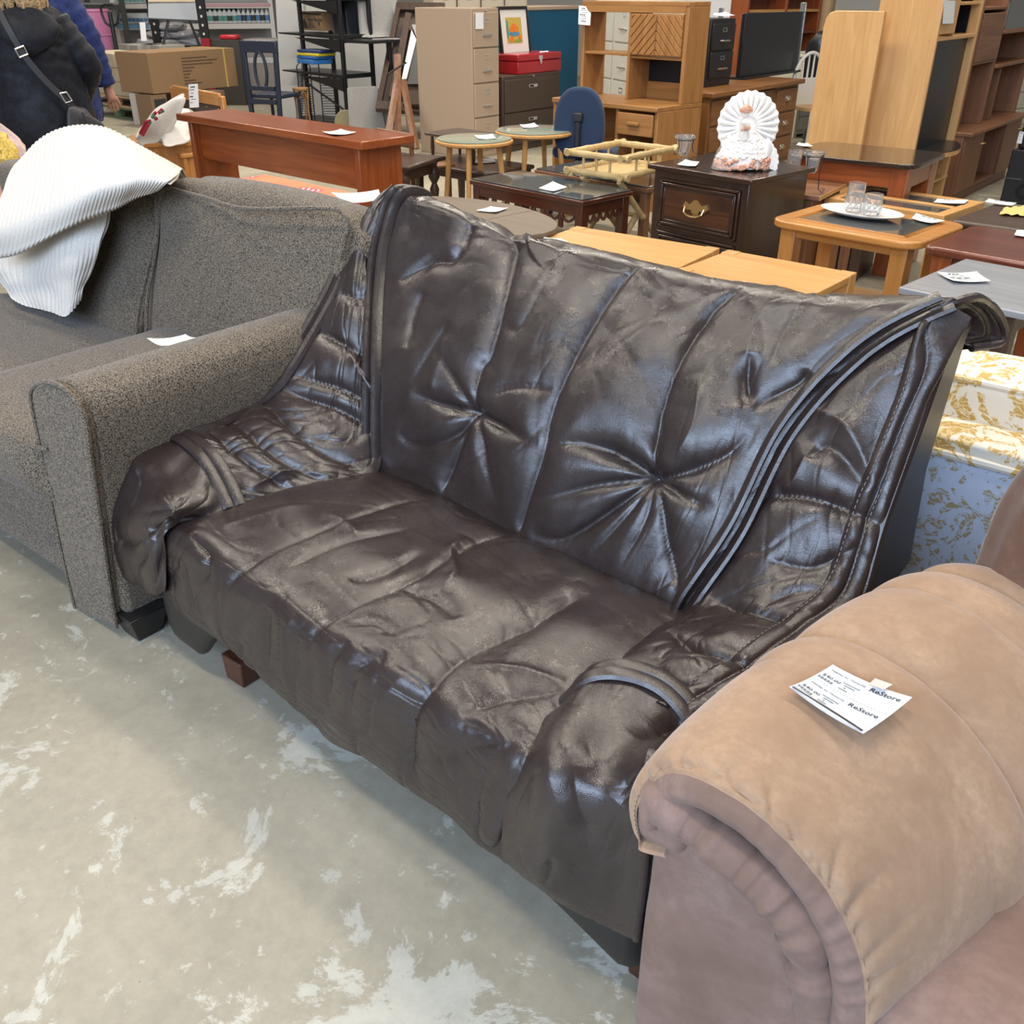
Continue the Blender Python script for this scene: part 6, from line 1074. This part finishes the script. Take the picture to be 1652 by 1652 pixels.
# store racks
def rack(label,A,B,d,levels,h,mat,kind='storage_rack'):
    lo,rz_,w=at(A,B); t=thing(kind,label,'rack',lo,rz_)
    for x in (0,w):
        for y in (0,d): bx(t,'post',mat,(x-.035,x+.035,y-.03,y+.03,0,h),bevel=.003)
    for z in levels: bx(t,'beam',mat,(0,w,-.02,.02,z-.08,z),bevel=.003); bx(t,'deck',plain('deck_grey',(.30,.30,.30),.6),(0,w,0,d,z,z+.015),bevel=0)
    return t,lo,rz_,w
DGR=plain('dark_green_steel',(.06,.065,.06),.5)
rack('dark steel pallet rack behind the person in the blue coat',(-16.606,8.752,1.154),(-15.564,9.272,1.115),.8,(1.27,),2.2,DGR)
t,lo,rz_,w=rack('white metal store shelving stocked with spray bottles, at the back left',(-16.651,9.749,0.95),(-15.108,11.869,0.929),.55,(.12,.48,.95,1.27),1.9,WHITE,'store_shelving')
bx(t,'back_panel',plain('peg_board',(.42,.41,.40),.8),(0,w,.53,.55,0,1.9),bevel=0)
BOT=plain('white_bottle',(.66,.70,.72),.4); GRN=plain('teal_label',(.12,.32,.28),.5); BLU=plain('blue_label',(.10,.22,.42),.5); BKL=plain('black_label',(.05,.05,.06),.5)
cz,sz_=math.cos(math.radians(rz_)),math.sin(math.radians(rz_))
order=['first','second','third','fourth','fifth','sixth','seventh','eighth','ninth','tenth','eleventh','twelfth','thirteenth','fourteenth','fifteenth','sixteenth']
n_b=15
for k in range(n_b):
    x=w*(.54+.43*k/(n_b-1)); y=.06; p=(lo[0]+x*cz-y*sz_,lo[1]+x*sz_+y*cz,.965); spray=k>=8
    t=thing('spray_bottle' if spray else 'cleaner_jug','white %s, %s bottle from the left on the white shelving'%('trigger spray bottle' if spray else 'cleaner jug',order[k]),'bottle',p,rz_,'bottles on the white shelving')
    if spray: obj('body',M().lathe([(.04,0),(.045,.02),(.045,.13),(.018,.19),(.016,.22)],n=12),BOT,t); obj('trigger',M().box(-.02,.045,-.014,.014,.22,.255).box(.03,.04,-.008,.008,.18,.225),BOT,t,bevel=.004); obj('label',M().lathe([(.0465,.03),(.0465,.12)],n=12),BKL if k%2 else BLU,t)
    else: obj('body',M().lathe([(.052,0),(.056,.02),(.056,.15),(.03,.18),(.022,.20)],n=12),BOT,t); obj('cap',M().lathe([(.024,.20),(.024,.225),(0,.228)],n=10),GRN,t); obj('label',M().lathe([(.0575,.03),(.0575,.11)],n=12),GRN if k%3 else BKL,t)
for k in range(7):
    x=w*(.02+.15*k/6); p=(lo[0]+x*cz-.06*sz_,lo[1]+x*sz_+.06*cz,1.285); t=thing('product_box','small white product box, %s from the left on the upper shelf of the white shelving'%order[k],'box',p,rz_,'boxes on the white shelving'); bx(t,'box',BOT,(0,.075,0,.1,0,.14),bevel=.003); bx(t,'label',GRN,(.008,.067,-.003,0,.01,.05),bevel=0)
    x=w*(.02+.15*k/6); p=(lo[0]+x*cz-.06*sz_,lo[1]+x*sz_+.06*cz,.965); t=thing('product_box','small white product box, %s from the left on the middle shelf of the white shelving'%order[k],'box',p,rz_,'boxes on the white shelving'); bx(t,'box',BOT,(0,.075,0,.1,0,.16),bevel=.003); bx(t,'label',BLU,(.008,.067,-.003,0,.03,.08),bevel=0)
bx(bpy.data.objects['store_shelving'],'price_strip',plain('blue_strip',(.18,.45,.75),.5),(0,w*.2,-.03,-.021,.89,.95),bevel=0); bx(bpy.data.objects['store_shelving'],'price_strip',plain('pink_strip',(.65,.35,.38),.5),(w*.5,w,-.03,-.021,1.215,1.265),bevel=0)
# bags in the low rack bay
BAG=plain('grey_plastic_bag',(.30,.30,.32),.3)
c=(-13.68,8.883,0.715); k=0
words_=['bottom','bottom','bottom','bottom','second','second','second','third','third','top']
for r,n_ in enumerate((4,3,2,1)):
    for q in range(n_):
        a=[(c[0]+.30*(q-(n_-1)/2)*.78,c[1]+.30*(q-(n_-1)/2)*.62)][0]; pos=('left','middle left','middle right','right')[q] if n_==4 else (('left','middle','right')[q] if n_==3 else (('left','right')[q] if n_==2 else 'single'))
        m=blob8(box8(-.19,.19,-.2,.2,-.055,.055),8,.5,.12,.12,k+2); o=obj('sealed_bag',m,BAG,None,smooth=180); weld(o); o.location=(a[0],a[1],.70+.10*r); o.rotation_euler=(0,0,math.radians(38)); tag(o,'grey plastic bag, %s one in the %s row of the bag pile'%(pos,('bottom','second','third','top')[r]),'bag','grey bags behind the large carton'); k+=1
o=obj('storage_bin',M().box(-.7,.7,-.3,.3,0,.65),plain('dark_bin',(.10,.10,.10),.6),None,bevel=.01); o.location=(c[0],c[1],0); o.rotation_euler=(0,0,math.radians(38)); tag(o,'dark low bin under the pile of grey bags','bin')
# grey folding table top on trestle, black perforated uprights
t=thing('folding_table','grey folding table with splayed black legs, standing before the white shelving','table',(-13.149,8.63,1.199)[:2]+(0,),0)
board('tabletop',[(-13.314,8.295,1.126),(-12.914,8.888,1.089),(-12.989,8.995,1.321),(-13.384,8.382,1.323)],.03,plain('blue_grey_top',(.24,.27,.31),.5),t); board('edge',[(-13.364,8.369,1.324),(-12.997,8.96,1.321),(-13.019,8.987,1.383),(-13.385,8.396,1.384)],.03,CARDL,t)
for a,b in (((-13.185,8.535,1.107),(-13.136,8.363,0.816)),((-12.996,8.749,1.091),(-12.752,8.701,0.752))):
    a,b=Vector(a),Vector(b); e=a+(b-a)*(a.z/(a.z-b.z)); wobj('leg',M().tube([a,e],.02,6),BLACKM,t)
RB2=plain('red_paint',(.28,.01,.02),.5)
for lab,A,red in (('black perforated steel upright with red lower end, before the spray bottles',(-12.705,8.768,0.893),True),('black perforated steel upright left of the grey folding table legs',(-13.675,8.617,0.953),False)):
    t=thing('steel_upright',lab,'post',(A[0],A[1],0),35); bx(t,'post',BLACKM,(-.06,.06,-.03,.03,.88 if red else 0,2.0),bevel=.003)
    if red: bx(t,'red_end',RB2,(-.062,.062,-.032,.032,0,.88),bevel=.003)
    for k in range(9): bx(t,'slot',WHITE,(-.012,.012,-.034,-.030,.92+k*.11,.95+k*.11),bevel=0)
c=(-12.533,8.939,0.734); t=thing('carton','black carton behind the right end of the long brown carton','carton',(c[0],c[1],0),35); bx(t,'box',plain('black_carton',(.05,.045,.04),.6),(-.22,.22,0,.4,0,.86),bevel=.004); bx(t,'lid_flap',plain('red_film',(.5,.02,.03),.35),(-.05,.20,-.0,.2,.86,.92),bevel=.02)
c=(-12.238,9.35,0.767); t=thing('carton','grey shrink-wrapped carton stack behind the navy dining chair','carton',(c[0],c[1],0),35); bx(t,'box',plain('wrapped_grey',(.24,.22,.21),.35),(-.26,.26,0,.5,0,.86),bevel=.02); bx(t,'wrap_band',plain('wrap_band',(.42,.42,.42),.3),(-.262,.262,-.003,.5,.55,.62),bevel=.002)
slabw('paper_sign','narrow white and pink paper sign standing behind the pale cartons','sign',[(-13.19,8.053,0.857),(-13.129,8.102,0.857),(-13.23,8.185,1.083),(-13.291,8.136,1.083)],.004,plain('sign_white',(.6,.58,.62),.6),bevel=0)
# ---------------- people ----------------
def skinned(name,verts,edges,radii,mat,parent,root=0,sub=2,origin=(0,0,0)):
    me=bpy.data.meshes.new(name); me.from_pydata([tuple(v) for v in verts],edges,[]); me.update(); o=bpy.data.objects.new(name,me); COL.objects.link(o); o.parent=parent; me.materials.append(mat)
    o.modifiers.new('skin','SKIN'); sv=me.skin_vertices[0].data
    for k,r in enumerate(radii): sv[k].radius=r if isinstance(r,tuple) else (r,r); sv[k].use_root=(k==root)
    s=o.modifiers.new('sub','SUBSURF'); s.levels=sub; s.render_levels=sub
    for f in o.modifiers: pass
    o.modifiers['skin'].use_smooth_shade=True; return o
def person(label,c,rz,coat,hair,s=1.0,arm=None,hood=True,trousers=None):
    t=thing('person',label,'person',(c[0],c[1],0),rz); SK=plain('skin_tone',(.50,.27,.20),.5); TR=trousers or plain('dark_trousers',(.015,.016,.02),.8)
    # body: pelvis, spine, neck, head, arms and legs as one skinned surface
    V=[(0,0,.92),(0,.0,1.10),(0,-.01,1.28),(0,0,1.40),(0,.02,1.47),(0,.03,1.55),(0,.04,1.66),(-.10,0,.90),(-.11,.01,.50),(-.11,-.02,.08),(-.11,.10,.03),(.10,0,.90),(.11,.01,.50),(.11,-.02,.08),(.11,.10,.03)]
    E=[(0,1),(1,2),(2,3),(3,4),(4,5),(5,6),(0,7),(7,8),(8,9),(9,10),(0,11),(11,12),(12,13),(13,14)]
    Rr=[(.16,.12),(.15,.11),(.17,.11),(.13,.09),.055,(.085,.10),(.075,.09),.09,.06,.045,.04,.09,.06,.045,.04]
    skinned('body',[(x*s,y*s,z*s) for x,y,z in V],E,[tuple(q*s for q in r) if isinstance(r,tuple) else r*s for r in Rr],SK,t)
    for x in (-.11,.11): obj('trouser_leg',M().lathe([(.06,.07),(.075,.3),(.085,.55),(.11,.86)],(x,0,0),14,1,1.1),TR,t); obj('shoe',M().lathe([(.0,0),(.05,0),(.055,.03),(.045,.07),(0,.09)],(x,.05,0),12,1,2.3),BLACKM,t)
    # coat: torso sheet with folds
    rows=[(.62,.275,.20),(.72,.285,.205),(.86,.275,.195),(1.0,.26,.18),(1.12,.262,.175),(1.24,.262,.17),(1.34,.245,.15),(1.41,.19,.12),(1.455,.11,.10)]
    P_=np.array([[(rx*math.cos(a),ry*math.sin(a),z) for a in np.linspace(0,2*math.pi,25)] for z,rx,ry in rows]); P_=cr(P_,70,0); Q=np.array([cr(r,120,0) for r in P_]); n=normals(Q); 
    if (n*(Q*np.array((1,1,0)))).sum()<0: n=-n
    D=np.zeros(Q.shape[:2]); wrinkle(D,Q,.018,7,5,int(rz)+140,.16,.3); wrinkle(D,Q,.010,12,9,int(rz)+150,.14,-.3); Q=Q+n*D[...,None]; Q[:,-1]=Q[:,0]
    obj('coat',M().grid(Q*s),coat,t,smooth=180)
    arms=arm or [((-.235,0,1.36),(-.33,-.02,1.12),(-.30,.05,.86)),((.235,0,1.36),(.33,-.02,1.12),(.30,.05,.86))]
    for a,b,c_ in arms:
        A=[np.array(a),(np.array(a)+np.array(b))/2+np.array((0,-.01,.01)),np.array(b),(np.array(b)+np.array(c_))/2,np.array(c_)]; pts=cr(np.array(A),26,0); rad=[(.092-.036*i/25)*s*(1+.07*math.sin(i*2.1)) for i in range(26)]
        obj('sleeve',M().tube([tuple(p*s) for p in pts],rad,14),coat,t,smooth=180)
        d=(np.array(c_)-np.array(b)); d/=np.linalg.norm(d); w0=np.array(c_)*s; side=np.cross(d,(0,1,0)); side/=np.linalg.norm(side); HV=[w0,w0+d*.06*s,w0+d*.095*s]; HE=[(0,1),(1,2)]; HR=[.026,.034,.030]
        for f in range(4):
            o_=(f-1.5)*.019*s; b0=len(HV); L=(.03,.036,.034,.026)[f]
            HV+=[w0+d*.10*s+side*o_,w0+d*(.10+L)*s+side*o_*1.1+np.array((0,.008,0)),w0+d*(.10+2*L)*s+side*o_+np.array((0,.024,0))]; HE+=[(2,b0),(b0,b0+1),(b0+1,b0+2)]; HR+=[.010,.009,.008]
        b0=len(HV); sg=1 if a[0]<0 else -1; HV+=[w0+d*.05*s+np.array((0,.035,0)),w0+d*.085*s+np.array((0,.055,0))]; HE+=[(1,b0),(b0,b0+1)]; HR+=[.011,.009]
        skinned('hand',HV,HE,[r*s for r in HR],SK,t)
    # face, kept simple: eyes, nose, mouth, ears
    fc=np.array((0,.115,1.60))*s
    for x in (-.03,.03): obj('eye',M().lathe([(0,-.011),(.011,0),(0,.011)],(x*s,.122*s,1.61*s),8),WHITE,t)
    obj('nose',M().tube([(0,.125*s,1.61*s),(0,.148*s,1.575*s),(0,.125*s,1.568*s)],[.008,.013,.008],8),SK,t); obj('mouth',M().tube([(-.022*s,.125*s,1.535*s),(0,.132*s,1.533*s),(.022*s,.125*s,1.535*s)],.006,6),plain('lip_tone',(.36,.12,.10),.5),t)
    for x in (-1,1): obj('ear',M().lathe([(0,-.03),(.014,-.01),(.012,.02),(0,.03)],(x*.088*s,.04*s,1.595*s),8,.6,1),SK,t)
    if hood:
        th=np.linspace(0,2*math.pi,40); rows=[]
        for ph in np.linspace(-math.pi/2,math.pi/2,22):
            rows.append([(.175*math.cos(ph)*math.cos(a)*(1-.25*max(0,-math.sin(ph))),-.15+.075*math.cos(ph)*math.sin(a)-.05*math.sin(ph)*-.6,1.335-.035+.115*math.sin(ph)+.02*math.cos(a)**2) for a in th])
        hd=np.array(rows); n=normals(hd); D=np.zeros(hd.shape[:2]); wrinkle(D,hd,.010,8,3,171,.2,.2); D[:,-1]=D[:,0]; hd=hd-n*np.abs(D)[...,None]*0+np.stack([0*D,D,0*D],-1)
        obj('hood',M().grid(hd*s),coat,t,smooth=180)
        obj('collar',M().tube([(.115*math.cos(a)*s,(.0+.10*math.sin(a))*s,(1.375+.02*math.sin(a))*s) for a in np.linspace(0,2*math.pi,30)],.034*s,10),coat,t,smooth=180)
    return t
BC=fabric('black_coat',(.009,.010,.014),(.014,.016,.022),30,rough=.5,bs=.2,sheen=.1); BL=fabric('blue_coat',(.018,.030,.115),(.028,.045,.16),30,rough=.5,bs=.2,sheen=.1)
c=(-5.834,2.864,1.067); pr=person('person with long blond hair in a black hooded coat, seen from behind',(c[0],c[1]),62,BC,None,.985,[((-.15,0,1.345),(-.285,-.02,1.12),(-.22,.15,.90)),((.15,0,1.345),(.285,-.02,1.12),(.20,.17,.90))])
HA=fabric('blond_hair',(.16,.10,.05),(.48,.34,.19),90,bs=.5,sheen=.2); m=M(); rr=random.Random(11)
obj('hair_cap',M().lathe([(.0,1.70),(.07,1.685),(.105,1.63),(.118,1.56),(.11,1.49),(.10,1.44)],(0,.005,0),20,1,1.05),HA,pr)
for k in range(95):
    a=rr.uniform(-math.pi*1.12,math.pi*.12); x,y=.108*math.cos(a),.01+.115*math.sin(a); l=rr.uniform(.14,.215); b=rr.uniform(-.02,.02); m.tube([(x*.95,y*.95,1.62),(x*1.08,y*1.08,1.55),(x*1.12+b,y*1.12,1.55-l*.6),(x*1.0+b*2,y*1.05,1.55-l)],[.012,.016,.015,.004],6)
obj('hair_locks',m,HA,pr,kind='stuff')
# handbag carried across the body
hb=thing('handbag','dark grey handbag on a long strap worn over the black coat','bag',(c[0]+.004,c[1]-.034,.085),62); BG=plain('dark_grey_bag',(.032,.031,.035),.5); STR=plain('strap_black',(.02,.02,.023),.55)
q=[(-.09,-.155,1.33),(-.055,-.205,1.22),(-.01,-.215,1.10),(.06,-.218,.98),(.14,-.218,.88),(.18,-.215,.83)]; m=M(); pts=np.array(smoothpath(q,40))
P_=np.array([[p+np.array((.6,.0,.45))*o for o in (-.022,.022)] for p in pts]); m.grid(P_).grid((P_+np.array((0,.006,0)))[:, ::-1]); obj('strap',m,STR,hb,smooth=180)
m=M(); u_=np.array((.06,-.222,.98)); 
obj('buckle',M().tube([(-.045,-.228,1.125),(.0,-.228,1.14),(.012,-.228,1.10),(-.032,-.228,1.085),(-.045,-.228,1.125)],.005,6),CHROME,hb); obj('strap_ring',M().tube([(.13,-.232,.90),(.165,-.232,.905),(.185,-.232,.86),(.15,-.232,.85),(.13,-.232,.90)],.005,6),CHROME,hb)
weld(obj('pouch',blob8([(.10,-.26,.55),(.34,-.20,.55),(.36,-.06,.55),(.12,-.12,.55),(.15,-.25,.83),(.24,-.20,.80),(.26,-.10,.80),(.16,-.16,.83)],14,.3,.08,.03,3),BG,hb,smooth=180)); weld(obj('flap_pocket',blob8([(.235,-.245,.56),(.375,-.19,.56),(.37,-.16,.56),(.24,-.21,.56),(.23,-.24,.79),(.33,-.20,.72),(.33,-.17,.72),(.235,-.21,.79)],12,.3,.1,.02,4),BG,hb,smooth=180)); obj('zip',M().tube([(.225,-.265,.80),(.228,-.268,.70),(.226,-.268,.58)],.006,6),BLACKM,hb)
c=(-6.838,3.425,1.027); person('person in a blue coat standing behind the person with the handbag',(c[0],c[1]),62,BL,None,1.10,[((-.15,0,1.345),(-.32,0,1.12),(-.30,.10,.88)),((.15,0,1.345),(.275,.0,1.10),(.33,.04,.83))],hood=False)
